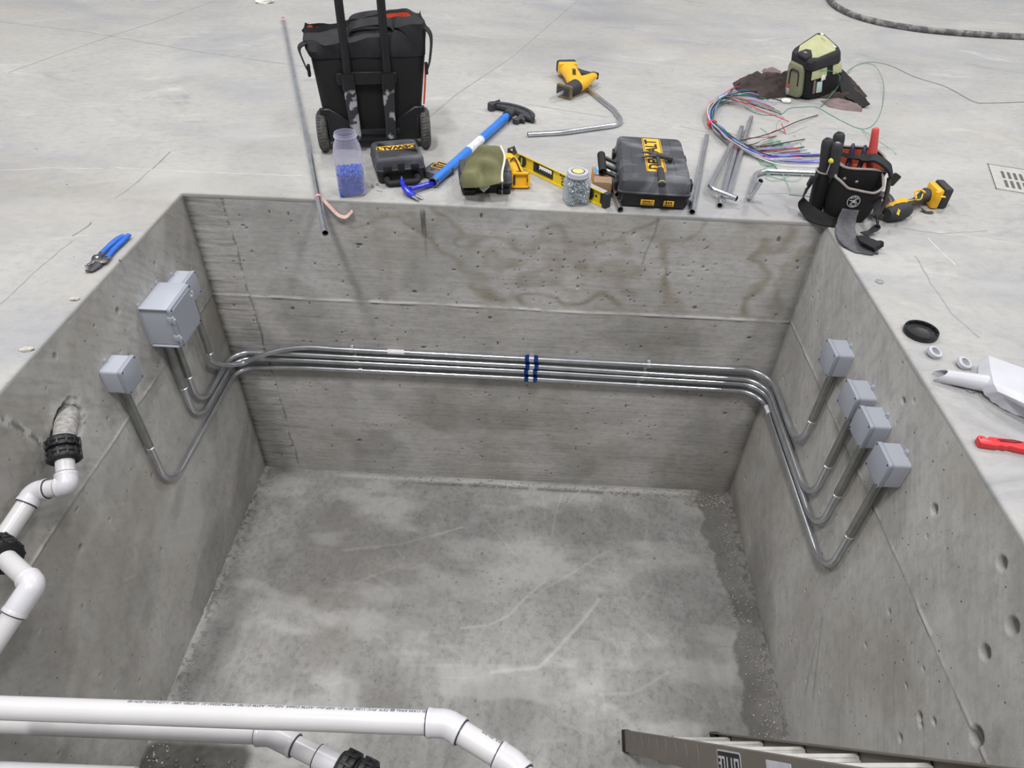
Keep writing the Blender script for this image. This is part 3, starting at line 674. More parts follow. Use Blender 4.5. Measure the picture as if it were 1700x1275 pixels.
# front upper pipe, its two 45 degree elbows
A0, A1 = pz(0, 1175, 1.47), pz(742, 1201, 1.41); A0 = A1 + (A0 - A1) * 1.10
A2 = A1 + Vector((.115, -.045, -.015)); A2 = pz(808, 1237, 1.50); A3 = pz(850, 1268, 1.36); A4 = A3 + (A3 - A2).normalized() * .02 + Vector((.03, -.10, -.04)); A4 = pz(905, 1330, 1.31)
t = pipe_run('white_pipe_run', 'upper white plastic pipe crossing the pit in front, lettered along its top', [A0, A1, A3, A4], [(1, .040, .034), (2, .032, .030)], .05)
upv = Vector((0, .60, .80))
print_line(t, A0, A1, upv, '280 PSI (1930 KPA) @ 73°F  PVC 1120  SDR-21  NSF-dwv  ASTM D2665  NSF-pw  ASTM D1785  ASTM D2241-21  LISTED  UPC  1-1/2 INCH  SCH 40', .0105, (A1 - A0).length - .02)
bm = bm_(); print_line(t, A1, A3, Vector((.3, .6, .7)), 'H-2  SD-3SS', .009, (A3 - A1).length * .78)
bm.free()
# lower pipe under it
B0, B1, B2 = pz(0, 1201, 1.72), pz(452, 1219, 1.67), pz(540, 1262, 1.63); B0 = B1 + (B0 - B1) * 1.08; B3 = pz(615, 1300, 1.60)
t = pipe_run('white_pipe_run', 'lower greyer white pipe under the front one, bending down to a black coupling', [B0, B1, B3], [(1, .036, .066)], .05)
d = (B3 - B1).normalized(); e = B1 + d * .190
bm = bm_(); rings(bm, [e - d * .060, e - d * .03, e], RP * 1.17, 28); obj('socket', bm, M_PVCF, t, True)
bm = bm_(); rings(bm, [e - d * .062, e - d * .0605], RP * 1.2, 28); obj('joint_line', bm, M_GLUE, t, True)
def union_(name, label, c, d, r=.052, l=.070):
    d = Vector(d).normalized(); c = Vector(c); t = thing(name, label, 'pipe coupling', tuple(c))
    x, y, _ = frame_of(d); M = Matrix((( x.x, y.x, d.x, c.x), (x.y, y.y, d.y, c.y), (x.z, y.z, d.z, c.z), (0, 0, 0, 1)))
    for (z0, nm) in ((-l * .5, 'clamp_nut'), (l * .02, 'clamp_nut')):
        bm = bm_(); lathe(bm, [(RP + .002, z0), (r * .86, z0), (r, z0 + .006), (r, z0 + l * .2), (r * .93, z0 + l * .24), (r * .97, z0 + l * .3), (r * .97, z0 + l * .42), (r * .84, z0 + l * .46), (RP + .002, z0 + l * .46)], 32, M)
        for k in range(12):
            a = 2 * PI * k / 12; box(bm, (math.cos(a) * r * .97, math.sin(a) * r * .97, z0 + l * .22), (.006, .007, l * .36), rot=(0, 0, a), bev=.0015, M=M)
        obj(nm, bm, M_BLK, t, True)
    bm = bm_(); lathe(bm, [(RP + .001, -l * .56), (r * .80, -l * .56), (r * .80, l * .5), (RP + .001, l * .5)], 32, M); obj('gasket', bm, M_BLKR, t, True)
    return t
union_('pipe_coupling', 'black coupling at lower pipe end by the bottom edge', e + d * .045, d, .047, .085)
# third pipe at the bottom left corner
C0, C1 = pz(0, 1285, 1.47), pz(222, 1294, 1.45); C0 = C1 + (C0 - C1) * 1.6
t = pipe_run('white_pipe_run', 'white pipe only just showing at the bottom left corner', [C0, C1], [], .05)

# pipe entries through the left wall
ent = Vector((0.0, -1.095, -.235)); ax = Vector((.30, -.83, -.46)).normalized()
L1a = pz(105, 745, 1.90); L1b = pz(112, 806, 1.86); L1c = pz(58, 816, 1.86); L1d = pz(-60, 992, 1.72)
ent = L1a - ax * .09
ax = (L1b - L1a).normalized(); st = L1a - (L1b - L1a).normalized() * .02
bm = bm_(); tt = pipe_run('white_pipe_run', 'white pipe leaving upper black wall coupling in two elbows', [L1a, L1b, L1c, L1d], [(1, .034, .024), (2, .034, .036)], .034)
bm.free()
un = union_('wall_coupling', 'black ribbed coupling where upper white pipe meets the left wall', L1a + ax * .006, ax, .043, .066)
bm = bm_(); w0 = BX(112, 688, -.015); rings(bm, [w0, w0.lerp(L1a, .6), L1a], [.032, .030, .028], 24); obj('grouted_stub', bm, mat('mortar_smeared_pipe', (158, 156, 153), .85, vary=.3, scale=60, bump=.4), un, True)
L2a = pz(4, 922, 1.74); L2b = pz(56, 970, 1.66); L2c = pz(-50, 1128, 1.58); L2z = L2a + (L2a - L2b) * .6
pipe_run('white_pipe_run', 'white pipe with one elbow leaving the lower black wall coupling', [L2z, L2b, L2c], [(1, .030, .075)], .034)
union_('wall_coupling', 'black coupling cut by the left picture edge, under the upper pipe', L2a - (L2b - L2a).normalized() * .012, L2b - L2a, .045, .07)

# ================================================================== LADDER
M_RAIL = mat('grey_fibreglass', (112, 106, 98), .55, vary=.15, scale=6, stretch=(1, 1, .3), bump=.06)
M_STEP = mat('worn_aluminium', (184, 183, 177), .6, .15, vary=.08, scale=30)
M_LBL = mat('label_white', (196, 194, 200), .6, vary=.08, scale=60)
M_LBK = mat('label_black', (30, 30, 32), .6)
Fp = G(1034, 1247, -DEP); dl = Vector(-_ray(740, 1164)).normalized()
xr = Vector((1, .03, 0)); xr = (xr - dl * xr.dot(dl)).normalized(); en = dl.cross(xr); en = en if en.y > 0 else -en
ML = Matrix(((xr.x, en.x, dl.x, Fp.x), (xr.y, en.y, dl.y, Fp.y), (xr.z, en.z, dl.z, Fp.z + .002), (0, 0, 0, 1)))
t = thing('step_ladder', 'grey ladder with pale steps leaning out of the pit, bottom right corner', 'ladder', tuple(Fp))
LL, LD, LWd = 1.95, .073, .375
tl = math.atan2(-dl.y, dl.z)
for x0 in (0.0, LWd):
    sgn = 1 if x0 == 0 else -1; bm = bm_()
    prism(bm, [(x0, 0), (x0 + sgn * .026, 0), (x0 + sgn * .026, .004), (x0 + sgn * .004, .004), (x0 + sgn * .004, LD - .004), (x0 + sgn * .026, LD - .004), (x0 + sgn * .026, LD), (x0, LD)], LL, ML)
    for zz in [.09 + .10 * k for k in range(18)]:
        if sgn > 0 and .98 < zz < 1.50: continue
        rings(bm, [ML @ Vector((x0 - sgn * .0004, LD * .08 + LD * .84 * q / 8, zz + .008 * math.sin(PI * q / 8))) for q in range(9)], .0013, 6)
    rail = obj('side_rail', bm, M_RAIL, t, True)
    bm = bm_(); box(bm, (x0 + sgn * .010, LD / 2, .02), (.026, LD + .004, .045), bev=.003, M=ML); obj('foot_pad', bm, M_BLKR, t, True)
nst = 6
for k in range(nst):
    zz = .17 + k * .295; bm = bm_(); c = ML @ Vector((LWd / 2, LD * .40, zz))
    Ms = Matrix.Translation(c) @ Matrix(((xr.x, 0, 0, 0), (xr.y, 1, 0, 0), (0, 0, 1, 0), (0, 0, 0, 1)))
    box(bm, (0, 0, 0), (LWd - .010, .062, .004), M=Ms); box(bm, (0, .029, -.011), (LWd - .010, .004, .024), M=Ms); box(bm, (0, -.029, -.011), (LWd - .010, .004, .024), M=Ms)
    for q in range(5): box(bm, (0, -.022 + q * .011, .003), (LWd - .014, .003, .002), M=Ms)
    obj('ladder_step', bm, M_STEP, t, True)
    for s in (-1, 1):
        bm = bm_(); box(bm, (s * (LWd / 2 - .006), .01, -.018), (.006, .05, .04), bev=.001, M=Ms); obj('step_bracket', bm, M_EMTD, t, True)
# printed labels on the outer face of the near rail
MO = ML @ Matrix(((0, 0, -1, -.0006), (0, 1, 0, LD / 2), (1, 0, 0, 0), (0, 0, 0, 1)))
bm = bm_(); prism(bm, rrect(.155, .058, .008, cx=1.12), .0006, MO @ Matrix.Translation((0, 0, 0))); lb = obj('rail_label', bm, M_LBL, t, True, label='framed black and white label')
bm = bm_(); prism(bm, rrect(.145, .050, .006, cx=1.12), .0004, MO @ Matrix.Translation((0, 0, .0006))); obj('label_panel', bm, M_LBK, lb, False)
for o in [x for x in bpy.data.objects if x.name.startswith('label_panel')]: o.data.transform(t.matrix_basis.inverted())
bm = bm_(); text(bm, 'LITTLE', .046, MO @ Matrix.Translation((1.12, 0, .0012)) @ Matrix.Rotation(PI, 4, 'Z'), .0002, .001); obj('label_lettering', bm, M_LBL, t, True, smooth=False)
bm = bm_(); prism(bm, rrect(.12, .050, .003, cx=1.40), .0006, MO); lb = obj('rail_label', bm, mat('pale_sticker', (206, 206, 216), .6, vary=.1, scale=50), t, True, label='pale sticker')
# ================================================================== THINGS ON THE HALL FLOOR
M_FAB = mat('black_nylon', (31, 32, 36), .8, vary=.22, scale=25, bump=.3, bscale=300)
M_FABD = mat('black_ballistic_cloth', (15, 15, 18), .75, vary=.2, scale=12, bump=.25, bscale=400)
M_DUSTY = mat('dusty_black_plastic', (62, 63, 68), .6, c2=(124, 125, 132), scale=7, thr=(.50, .80), bump=.1, stretch=(1, 2.2, 1), detail=9)
M_WORN = mat('scuffed_grey_paint', (60, 61, 64), .4, .3, c2=(176, 178, 182), scale=26, thr=(.52, .60))
M_ORANGE = mat('orange_lining', (208, 78, 44), .7, vary=.15, scale=20)
M_TREAD = mat('worn_tyre', (84, 82, 80), .8, vary=.35, scale=60, bump=.3)
M_YEL = mat('tool_yellow', (236, 178, 28), .4, vary=.05, scale=20)
M_YELL = mat('level_yellow', (236, 206, 36), .35, vary=.05, scale=12)
M_YLAB = mat('label_yellow', (240, 182, 46), .5, vary=.06, scale=40)
M_GRIP = mat('rubber_grip', (48, 49, 52), .65, vary=.12, scale=40)
M_BLUE = mat('bender_blue', (52, 122, 214), .35, vary=.06, scale=18)
M_DBLUE = mat('hammer_blue', (36, 50, 190), .25, vary=.08, scale=18, coat=.3)
M_STEEL = mat('tool_steel', (150, 150, 152), .32, .85, vary=.15, scale=30)
M_DSTEEL = mat('dark_cast_steel', (70, 71, 75), .5, .4, vary=.2, scale=40, bump=.2)
M_OLIVE = mat('olive_canvas', (122, 122, 88), .88, c2=(102, 100, 68), scale=7, bump=.4, bscale=260)
M_WHITE = mat('white_cloth_tag', (232, 230, 222), .7, vary=.04)
M_CREAM = mat('cream_zip', (214, 204, 188), .7, vary=.05)
M_CARD = mat('brown_cardboard', (152, 124, 98), .8, vary=.06, scale=12)
M_CARD2 = mat('white_carton', (236, 234, 232), .6, vary=.03)
M_CYAN = mat('carton_blue', (92, 170, 226), .6, vary=.05)
M_KHAKI = mat('khaki_cloth', (176, 178, 136), .75, vary=.06, scale=14, bump=.15, bscale=300)
M_KHAKID = mat('dull_khaki_cloth', (128, 128, 104), .8, vary=.1, scale=14, bump=.15, bscale=300)
M_BROWN = mat('brown_corduroy', (48, 39, 38), .9, c2=(68, 57, 54), scale=10, bump=.5, bscale=120)
M_MAUVE = mat('faded_mauve_cloth', (120, 104, 104), .9, vary=.2, scale=14, bump=.4)
M_RED = mat('red_plastic', (214, 52, 58), .35, vary=.05, scale=20)
M_REDG = mat('red_rubber_grip', (205, 78, 74), .55, vary=.08, scale=30)
M_PINK = mat('faded_pink_ribbon', (232, 196, 186), .8, vary=.1, scale=60)
M_PINKD = mat('pink_ribbon', (226, 140, 150), .8, vary=.1, scale=60)
M_LGREY = mat('pale_grey_plastic', (188, 188, 198), .45, vary=.03)
M_SHOV = mat('light_grey_plastic', (192, 193, 199), .42, vary=.05, scale=7)
M_BPL = mat('plier_blue_grip', (32, 96, 190), .4, vary=.08, scale=40)
M_NAVY = mat('navy_handle', (40, 38, 72), .4, vary=.1)
M_TRIM = mat('grey_binding', (150, 142, 138), .8, vary=.1, scale=60)
M_RING = mat('blue_wire_rings', (44, 104, 214), .3, vary=.2, scale=60)
M_ZINC = mat('zinc_screws', (206, 216, 224), .3, .45, vary=.45, scale=120)
M_HOSE = mat('dusty_hose', (88, 88, 90), .85, c2=(142, 140, 138), scale=22, thr=(.45, .62), stretch=(1, 1, 1), bump=.2)
def clear_mat(name, col, haze):
    m = bpy.data.materials.new(name); m.use_nodes = True; nt = m.node_tree; n = nt.nodes; l = nt.links; n.clear()
    out = n.new('ShaderNodeOutputMaterial'); tr = n.new('ShaderNodeBsdfTransparent'); pr = n.new('ShaderNodeBsdfPrincipled'); mixs = n.new('ShaderNodeMixShader'); lw = n.new('ShaderNodeLayerWeight'); mr = n.new('ShaderNodeMapRange')
    tr.inputs[0].default_value = (.97, .97, 1, 1); pr.inputs['Base Color'].default_value = lin(col); pr.inputs['Roughness'].default_value = .12; lw.inputs[0].default_value = .45
    mr.inputs['To Min'].default_value = haze; mr.inputs['To Max'].default_value = .75; l.new(lw.outputs['Facing'], mr.inputs['Value']); l.new(mr.outputs[0], mixs.inputs[0]); l.new(tr.outputs[0], mixs.inputs[1]); l.new(pr.outputs[0], mixs.inputs[2]); l.new(mixs.outputs[0], out.inputs[0]); return m
M_CLEAR = clear_mat('clear_jar_plastic', (206, 204, 226), .20)
M_CLEAR2 = clear_mat('clear_thin_plastic', (190, 196, 204), .03)

def loft(bm, secs, n=6, cap0=True, cap1=True, M=None):
    """secs: (z, w, d, r, cx, cy) rounded-rectangle sections, or lists of points"""
    R_ = []
    for s in secs:
        if isinstance(s[0], (int, float)): z_, w_, d_, r_, cx, cy = s; pts = [(x, y, z_) for x, y in rrect(w_, d_, r_, n, cx, cy)]
        else: pts = s
        R_.append([bm.verts.new((M @ Vector(p)) if M is not None else p) for p in pts])
    for a, b in zip(R_[:-1], R_[1:]):
        for k in range(len(a)): j = (k + 1) % len(a); bm.faces.new((a[k], a[j], b[j], b[k]))
    if cap0: bm.faces.new(R_[0][::-1])
    if cap1: bm.faces.new(R_[-1])
    return bm
def emt(name, label, pts, R=.09, ends=(1, 1), z=None, group=None, cat='conduit', r=RT):
    P = fillet([Vector(p) for p in pts], R, 9) if len(pts) > 2 else [Vector(p) for p in pts]
    bm = rings(bm_(), P, r, 18, hollow=.87); o = bpy.data.objects; t = obj(name, bm, M_EMT); c = Vector(pts[0]); t.data.transform(Matrix.Translation(-c)); t.location = c
    return tag(t, label, cat, group)
def rib_(name, label, pts, w, m, side, parent, world=True):
    return obj(name, strap(bm_(), pts, w, .0012, side), m, parent, world, label=label)

# ---- the ten-foot stick lying over the pit edge
p0, p1 = G(470, 31, RT), G(540, 387, RT); d = (p1 - p0).normalized()
t = thing('steel_conduit', 'long straight galvanised conduit left of the wheeled bag, end hanging over pit', 'conduit', tuple(p0))
obj('tube', rings(bm_(), [p0, p1], RT, 18, hollow=.87), M_EMT, t, True)
q = p0.lerp(p1, .905); bm = bm_(); rings(bm, [q - d * .008, q + d * .006], RT + .0012, 18); obj('ribbon_knot', bm, M_PINKD, t, True)
rib_('ribbon', 'pale ribbon tail', [q + Vector((.012, 0, 0)), BY(552, 348, q.y), BY(562, 357, q.y + .0), BY(574, 360, q.y), BY(585, 350, q.y)], .013, M_PINK, (.1, .5, .8), t)
q = p0.lerp(p1, .02); bm = bm_(); rings(bm, [q - d * .02, q + d * .02], RT + .001, 18); obj('ribbon_knot', bm, M_PINKD, t, True)

# ---- wheeled tool bag
wl_, wr_ = G(539, 256), G(707, 250); rz = math.atan2(wr_.y - wl_.y, wr_.x - wl_.x); o_ = (wl_ + wr_) / 2
t = thing('wheeled_tool_bag', 'large black wheeled tool bag with raised telescoping handle', 'tool bag', (o_.x, o_.y + .02, 0), rz)
hw = (wr_ - wl_).length / 2
bm = bm_(); loft(bm, [(.055, .37, .20, .03, 0, .14), (.075, .40, .24, .035, 0, .14), (.19, .425, .26, .04, 0, .14), (.385, .465, .28, .05, .005, .145), (.40, .462, .276, .05, .005, .145)]); body = obj('bag_body', bm, M_FABD, t)
def collar(z_, w_, d_, r_, cx, cy, tilt, seed, amp):
    g = np.random.default_rng(seed); ph = g.uniform(0, 6, 4); P = []
    for k, (x, y) in enumerate(drr(w_, d_, r_, 64, cx, cy)):
        a = 2 * PI * k / 64; n_ = 1.5 * amp * (math.sin(3 * a + ph[0]) + .6 * math.sin(13 * a + ph[3]) + .7 * math.sin(5 * a + ph[1]) + .5 * math.sin(8 * a + ph[2]))
        P.append((x + n_ * .6, y + n_, z_ + tilt * (x / w_) + n_ * .5))
    return P
def mouth(z_, w_, d_, tilt, _):
    return [(x, .125 + (y - .125) * (.10 + 1.2 * sstep(.02, .20, x)), z + .010 * math.sin(x * 22) * (1 if y > .125 else -.6)) for (x, y, z) in collar(z_, w_, d_, min(.045, d_ * .45), -.005, .125, tilt, 5, .004)]
bm = bm_(); loft(bm, [collar(.385, .472, .288, .05, .005, .145, 0, 3, .001), collar(.42, .485, .30, .06, .005, .145, .01, 3, .004), collar(.455, .50, .27, .06, .0, .14, .03, 4, .007), mouth(.478, .492, .20, .045, 0), mouth(.500, .478, .125, .055, 0), mouth(.490, .460, .105, .055, 0), mouth(.45, .44, .09, .04, 0)], n=10, cap0=False, cap1=False)
obj('cloth_top', bm, M_FAB, t)
bm = bm_(); loft(bm, [mouth(.488, .458, .10, .055, 0), mouth(.44, .43, .085, .04, 0)], n=10, cap0=False, cap1=True); obj('lining', bm, M_ORANGE, t)
for s in (0, 1):  # carrying handles folded over the mouth
    y0 = .055 + .11 * s
    obj('carry_strap', strap(bm_(), [(-.07, y0, .455), (-.05, y0 + .01, .485), (.0, y0 + .02, .497), (.07, y0 + .02, .502), (.11, y0, .492), (.13, y0 - .01, .455)], .045, .004, (.1, 1, .5)), M_FAB, t)
for x in (-.085, .075):
    bm = bm_(); rings(bm, [(x, -.012, .30), (x, -.012, .92)], .0125, 16, flat=(1.35, .8), N0=(1, 0, 0)); tb = obj('handle_tube', bm, M_BLK, t)
    bm = bm_(); rings(bm, [(x, -.012, .655), (x, -.012, .66)], .0135, 16, flat=(1.35, .8), N0=(1, 0, 0)); obj('tube_collar', bm, M_EMTD, tb)
    bm = bm_(); loft(bm, [(.06, .046, .030, .008, x * .92, -.010), (.10, .044, .030, .008, x * .94, -.010), (.295, .050, .032, .009, x, -.008)], 4); obj('handle_sleeve', bm, M_WORN, t)
    bm = bm_(); loft(bm, [(.27, .056, .040, .010, x, -.010), (.33, .052, .040, .010, x, -.010)], 4); obj('sleeve_cap', bm, M_BLK, t)
bm = bm_(); prism(bm, [(-.125, -.022), (.115, -.022), (.118, .026), (.09, .026), (.083, .018), (.065, .018), (.058, .030), (-.066, .030), (-.073, .018), (-.095, .018), (-.102, .026), (-.128, .026)], .018, mx((-.005, .004, .305), (PI / 2, 0, 0)), .003, 1); obj('handle_bracket', bm, M_BLK, t)
bm = bm_(); box(bm, (-.005, -.004, .088), (.235, .02, .022), bev=.004); obj('lower_bracket', bm, M_BLK, t)
bm = bm_()
for s in (1, -1):
    bm = bm_(); prism(bm, [(s * .215, .045), (s * .222, .185), (s * .180, .185), (s * .085, .125), (s * .085, .045)][::s], .02, mx((0, .022, 0), (PI / 2, 0, 0)), .004, 1); obj('base_guard', bm, M_BLK, t)
bm = bm_(); box(bm, (0, .14, .055), (.44, .26, .03), bev=.01); obj('base_tray', bm, M_BLK, t)
for s in (-1, 1):
    bm = bm_(); R_ = .082; c = (s * hw, .03, R_)
    T = mx(c, (0, PI / 2, 0)); lathe(bm, [(.03, -.021), (R_ * .86, -.021), (R_ * .97, -.015), (R_, -.006), (R_, .006), (R_ * .97, .015), (R_ * .86, .021), (.03, .021)], 40, T)
    for k in range(40):
        a = 2 * PI * k / 40
        for q in (-1, 1): box(bm, (R_ * math.cos(a), R_ * math.sin(a), q * .008), (.003, .006, .009), rot=(0, 0, a + q * .4), M=T)
    w = obj('wheel', bm, M_TREAD, t)
    bm = bm_(); lathe(bm, [(.0, -.023), (.03, -.023), (.05, -.019), (.05, .019), (.03, .023), (.0, .023)], 28, T); obj('wheel_hub', bm, M_BLK, w)
    bm = bm_(); loft(bm, [(.06, .026, .12, .01, s * (hw - .03), .06), (.15, .02, .14, .01, s * (hw - .028), .07), (.18, .012, .12, .005, s * (hw - .022), .08)], 3); obj('wheel_guard', bm, M_BLK, t)
for s in (-1, 1):
    X0 = s * .243; obj('side_strap', strap(bm_(), [(X0 - s * .02, .05, .47 + .03 * s), (X0 + s * .020, .03, .44 + .02 * s), (X0 + s * .012, .02, .37), (X0 - s * .004, .02, .32)], .036, .004, (s * .3, 1, .1)), M_FAB, t)
    bm = bm_(); box(bm, (X0 - s * .004, .02, .335), (.012, .026, .045), bev=.003); obj('buckle', bm, M_BLK, t)
obj('orange_piping', rings(bm_(), smooth_path([(.236, .03, .355), (.232, .02, .30), (.226, .02, .24), (.220, .02, .19)], 4), .004, 8), M_ORANGE, t)

# ---- clear jar with blue rings
jc = Vector((.655, .072, 0))
t = thing('plastic_jar', 'open clear square jar a third full of blue rings', 'jar', tuple(jc), .25)
bm = bm_(); secs = [(.002, .090, .090, .02, 0, 0), (.010, .102, .102, .022, 0, 0), (.10, .106, .106, .024, 0, 0), (.165, .108, .108, .03, 0, 0), (.190, .100, .100, .045, 0, 0), (.205, .088, .088, .0435, 0, 0), (.212, .082, .082, .0405, 0, 0), (.222, .082, .082, .0405, 0, 0), (.224, .088, .088, .0435, 0, 0), (.228, .088, .088, .0435, 0, 0), (.230, .082, .082, .0405, 0, 0), (.238, .081, .081, .040, 0, 0), (.238, .078, .078, .0385, 0, 0), (.21, .078, .078, .0385, 0, 0)]
loft(bm, secs, 7, True, False); obj('jar_wall', bm, M_CLEAR, t)
bm = bm_()
loft(bm, [(.008, .078, .078, .018, 0, 0), (.078, .082, .082, .018, 0, 0)], 4)
for k in range(330):
    z_ = random.uniform(.010, .090) if k < 230 else random.uniform(.07, .094); e = .043
    if k % 3: 
        sd_ = random.choice((0, 1, 2, 3)); a, b = random.uniform(-e, e), e - random.uniform(0, .006); x, y = ((a, -b), (b, a), (-b, a), (a, b))[sd_]
    else: x, y = random.uniform(-e, e), random.uniform(-e, e); z_ = random.uniform(.075, .096)
    dd = Vector((random.uniform(-1, 1), random.uniform(-1, 1), random.uniform(-1, 1))).normalized(); c = Vector((x, y, z_))
    rings(bm, [c - dd * .005, c + dd * .005], .0070, 9, hollow=.70)
bm.transform(Matrix.Translation(jc) @ Matrix.Rotation(.25, 4, 'Z'))
o = obj('blue_rings', bm, M_RING, sharp=50); o.data.transform(Matrix.Translation(-jc)); o.location = jc
tag(o, 'pile of small blue plastic rings inside the open clear jar', 'rings', None, 'stuff')

def case(name, label, c, size, rz, m=M_DUSTY, latch=True, front_handle=True, foot=.008):
    """blow moulded tool case; local -y is the handle side"""
    w, d, h = size; t = thing(name, label, 'tool case', (c[0], c[1], 0), rz); hs = h * .52
    bm = bm_(); loft(bm, [(.003, w * .90, d * .90, .012, 0, 0), (foot, w * .94, d * .94, .016, 0, 0), (hs - .006, w * .985, d * .985, .018, 0, 0), (hs - .004, w * 1.0, d * 1.0, .018, 0, 0), (hs - .001, w, d, .018, 0, 0)], 4); obj('case_base', bm, M_BLK, t)
    bm = bm_(); loft(bm, [(hs, w, d, .018, 0, 0), (hs + .004, w, d, .018, 0, 0), (hs + .006, w * .975, d * .975, .018, 0, 0), (h - .014, w * .96, d * .96, .02, 0, 0), (h - .004, w * .92, d * .92, .022, 0, 0), (h, w * .86, d * .87, .02, 0, 0)], 4)
    lid = obj('case_lid', bm, m, t)
    return t, lid, hs
M_LET = mat('lettering_black', (24, 22, 20), .6)
# ---- small case with name strip
t, lid, hs = case('tool_case', 'small black hard case with yellow name strip, in front of wheeled bag', (.803, .272), (.200, .205, .102), .335)
bm = bm_(); prism(bm, [(-.082, -.019), (.074, -.019), (.082, .019), (-.074, .019)], .0008, mx((-.002, .012, .1022))); sp_ = obj('name_strip', bm, M_YLAB, t, label='yellow name strip')
bm = bm_(); text(bm, 'DEWALT', .040, mx((-.002, .011, .1032), (0, 0, PI)), .0002, .0022, 1.02); obj('strip_lettering', bm, M_LET, sp_, smooth=False)
bm = bm_(); prism(bm, rrect(.15, .05, .006), .0015, mx((0, .060, .1005)), .001, 1); prism(bm, rrect(.16, .07, .006), .0015, mx((0, -.045, .1005)), .001, 1); obj('lid_panel', bm, M_DUSTY, lid)
for x in (-.055, .055): bm = bm_(); box(bm, (x, -.1035, hs + .012), (.032, .008, .020), bev=.002); obj('latch', bm, M_BLK, t)
bm = bm_(); box(bm, (0, -.104, hs + .012), (.024, .007, .04), bev=.003); obj('latch', bm, M_BLK, t)
bm = bm_(); rings(bm, fillet([(-.062, -.10, .024), (-.060, -.128, .014), (.060, -.128, .014), (.062, -.10, .024)], .012, 5), [.0125] * 14, 14, flat=(1.1, .9)); obj('carry_handle', bm, M_BLKR, t)

# ---- flat black tool with framed label
t = thing('crimping_tool', 'flat black tool with yellow framed label between small case and blue handle', 'tool', (.972, .262, 0), -.45)
bm = bm_(); prism(bm, [(-.035, -.055), (.03, -.058), (.05, -.03), (.052, .045), (.02, .062), (-.03, .058), (-.048, .03), (-.048, -.03)], .034, None, .006, 2); obj('tool_body', bm, M_DUSTY, t)
bm = bm_(); prism(bm, rrect(.066, .060, .006, cx=0, cy=.022), .001, mx((0, 0, .034))); fr = obj('framed_label', bm, M_YLAB, t, label='yellow outlined label'); bm = bm_(); prism(bm, rrect(.058, .052, .005, cx=0, cy=.022), .0008, mx((0, 0, .035))); obj('label_field', bm, M_BLK, fr)
bm = bm_(); text(bm, 'DEWALT', .014, mx((0, .030, .0362), (0, 0, PI)), .0002, .0005); box(bm, (0, .014, .0362), (.036, .002, .0004)); box(bm, (0, .008, .0362), (.028, .002, .0004)); obj('label_lettering', bm, M_YLAB, fr, smooth=False)
for x, y in ((-.008, -.028), (.030, -.030), (-.034, -.04)): bm = bm_(); lathe(bm, [(.008, .030), (.008, .037), (.006, .039)], 16, mx((x, y, 0))); obj('pivot_bolt', bm, M_DSTEEL, t)
for a, y in ((.3, -.052), (-.05, -.036), (.1, -.064)): bm = bm_(); box(bm, (-.062, y, .020), (.05, .006, .010), rot=(0, 0, a), bev=.002); obj('prong', bm, M_BLK, t)

# ---- bender: long blue handle and cast shoe
a0, a1 = G(719, 303, .024), G(849, 186, .030); d = (a1 - a0).normalized(); L = (a1 - a0).length
t = thing('conduit_bender', 'blue-handled conduit bender with black cast hook head', 'conduit bender', tuple(a0))
bm = rings(bm_(), [a0, a0 + d * L * .86], .0190, 20, hollow=.86); obj('handle', bm, M_BLUE, t, True)
bm = rings(bm_(), [a0 - d * .001, a0 + d * .012], .0194, 20, hollow=.84); obj('handle_end', bm, M_STEEL, t, True, label='bare steel handle end')
bm = rings(bm_(), [a0 + d * L * .40, a0 + d * L * .56], .0195, 20); st_ = obj('handle_sticker', bm, mat('printed_sticker', (226, 228, 234), .5, c2=(150, 170, 200), scale=90, thr=(.55, .7)), t, True, label='white printed sticker')
bm = rings(bm_(), [a0 + d * L * .86, a0 + d * L * .90, a0 + d * L * .905, a0 + d * L * 1.0], [.020, .020, .016, .016], 20); obj('handle_neck', bm, M_BLUE, t, True)
sc_ = G(850, 190, 0); MS = Matrix.Translation((sc_.x, sc_.y, 0)) @ Matrix.Rotation(-.62, 4, 'Z') @ Matrix.Scale(.80, 4)
out = []; n_ = 16
for k in range(n_ + 1): a = PI * (.88 - .80 * k / n_); out.append((.185 * math.cos(a) + .01, .120 * math.sin(a) - .070))
inn = [(.150, -.052), (.080, -.018), (.02, -.006), (-.03, -.004), (-.09, -.012), (-.135, -.026)]
bm = bm_(); prism(bm, out + inn, .022, MS @ mx((0, 0, .014)), .003, 1); shoe = obj('bender_shoe', bm, M_DSTEEL, t, True)
bm = bm_()
for z0 in (.006, .034):
    o2 = [(x * 1.06, (y + .085) * 1.09 - .085) for x, y in out]; i2 = [(x * .93, (y + .085) * .94 - .085) for x, y in out][::-1]; prism(bm, o2 + i2, .010, MS @ mx((0, 0, z0)), .002, 1)
obj('groove_rim', bm, M_DSTEEL, t, True)
bm = bm_(); prism(bm, [(-.155, -.055), (-.115, -.055), (-.115, -.005), (-.128, -.005), (-.134, .050), (-.140, .050), (-.145, -.005), (-.155, -.01)], .045, MS @ mx((0, 0, .004)), .003, 1); obj('hook', bm, M_DSTEEL, t, True)
bm = bm_(); prism(bm, [(.100, -.020), (.130, -.035), (.132, -.075), (.138, -.120), (.098, -.125), (.102, -.085), (.095, -.055), (.080, -.035)], .030, MS @ mx((0, 0, .004)), .004, 1); prism(bm, [(.12, -.05), (.158, -.068), (.155, -.086), (.128, -.085)], .026, MS @ mx((0, 0, .006)), .003, 1); obj('foot_pedal', bm, M_DSTEEL, t, True)
bm = bm_(); cyl(bm, a0 + d * L * .93, a0 + d * (L + .005), .024, n=20); obj('handle_socket', bm, M_DSTEEL, t, True)

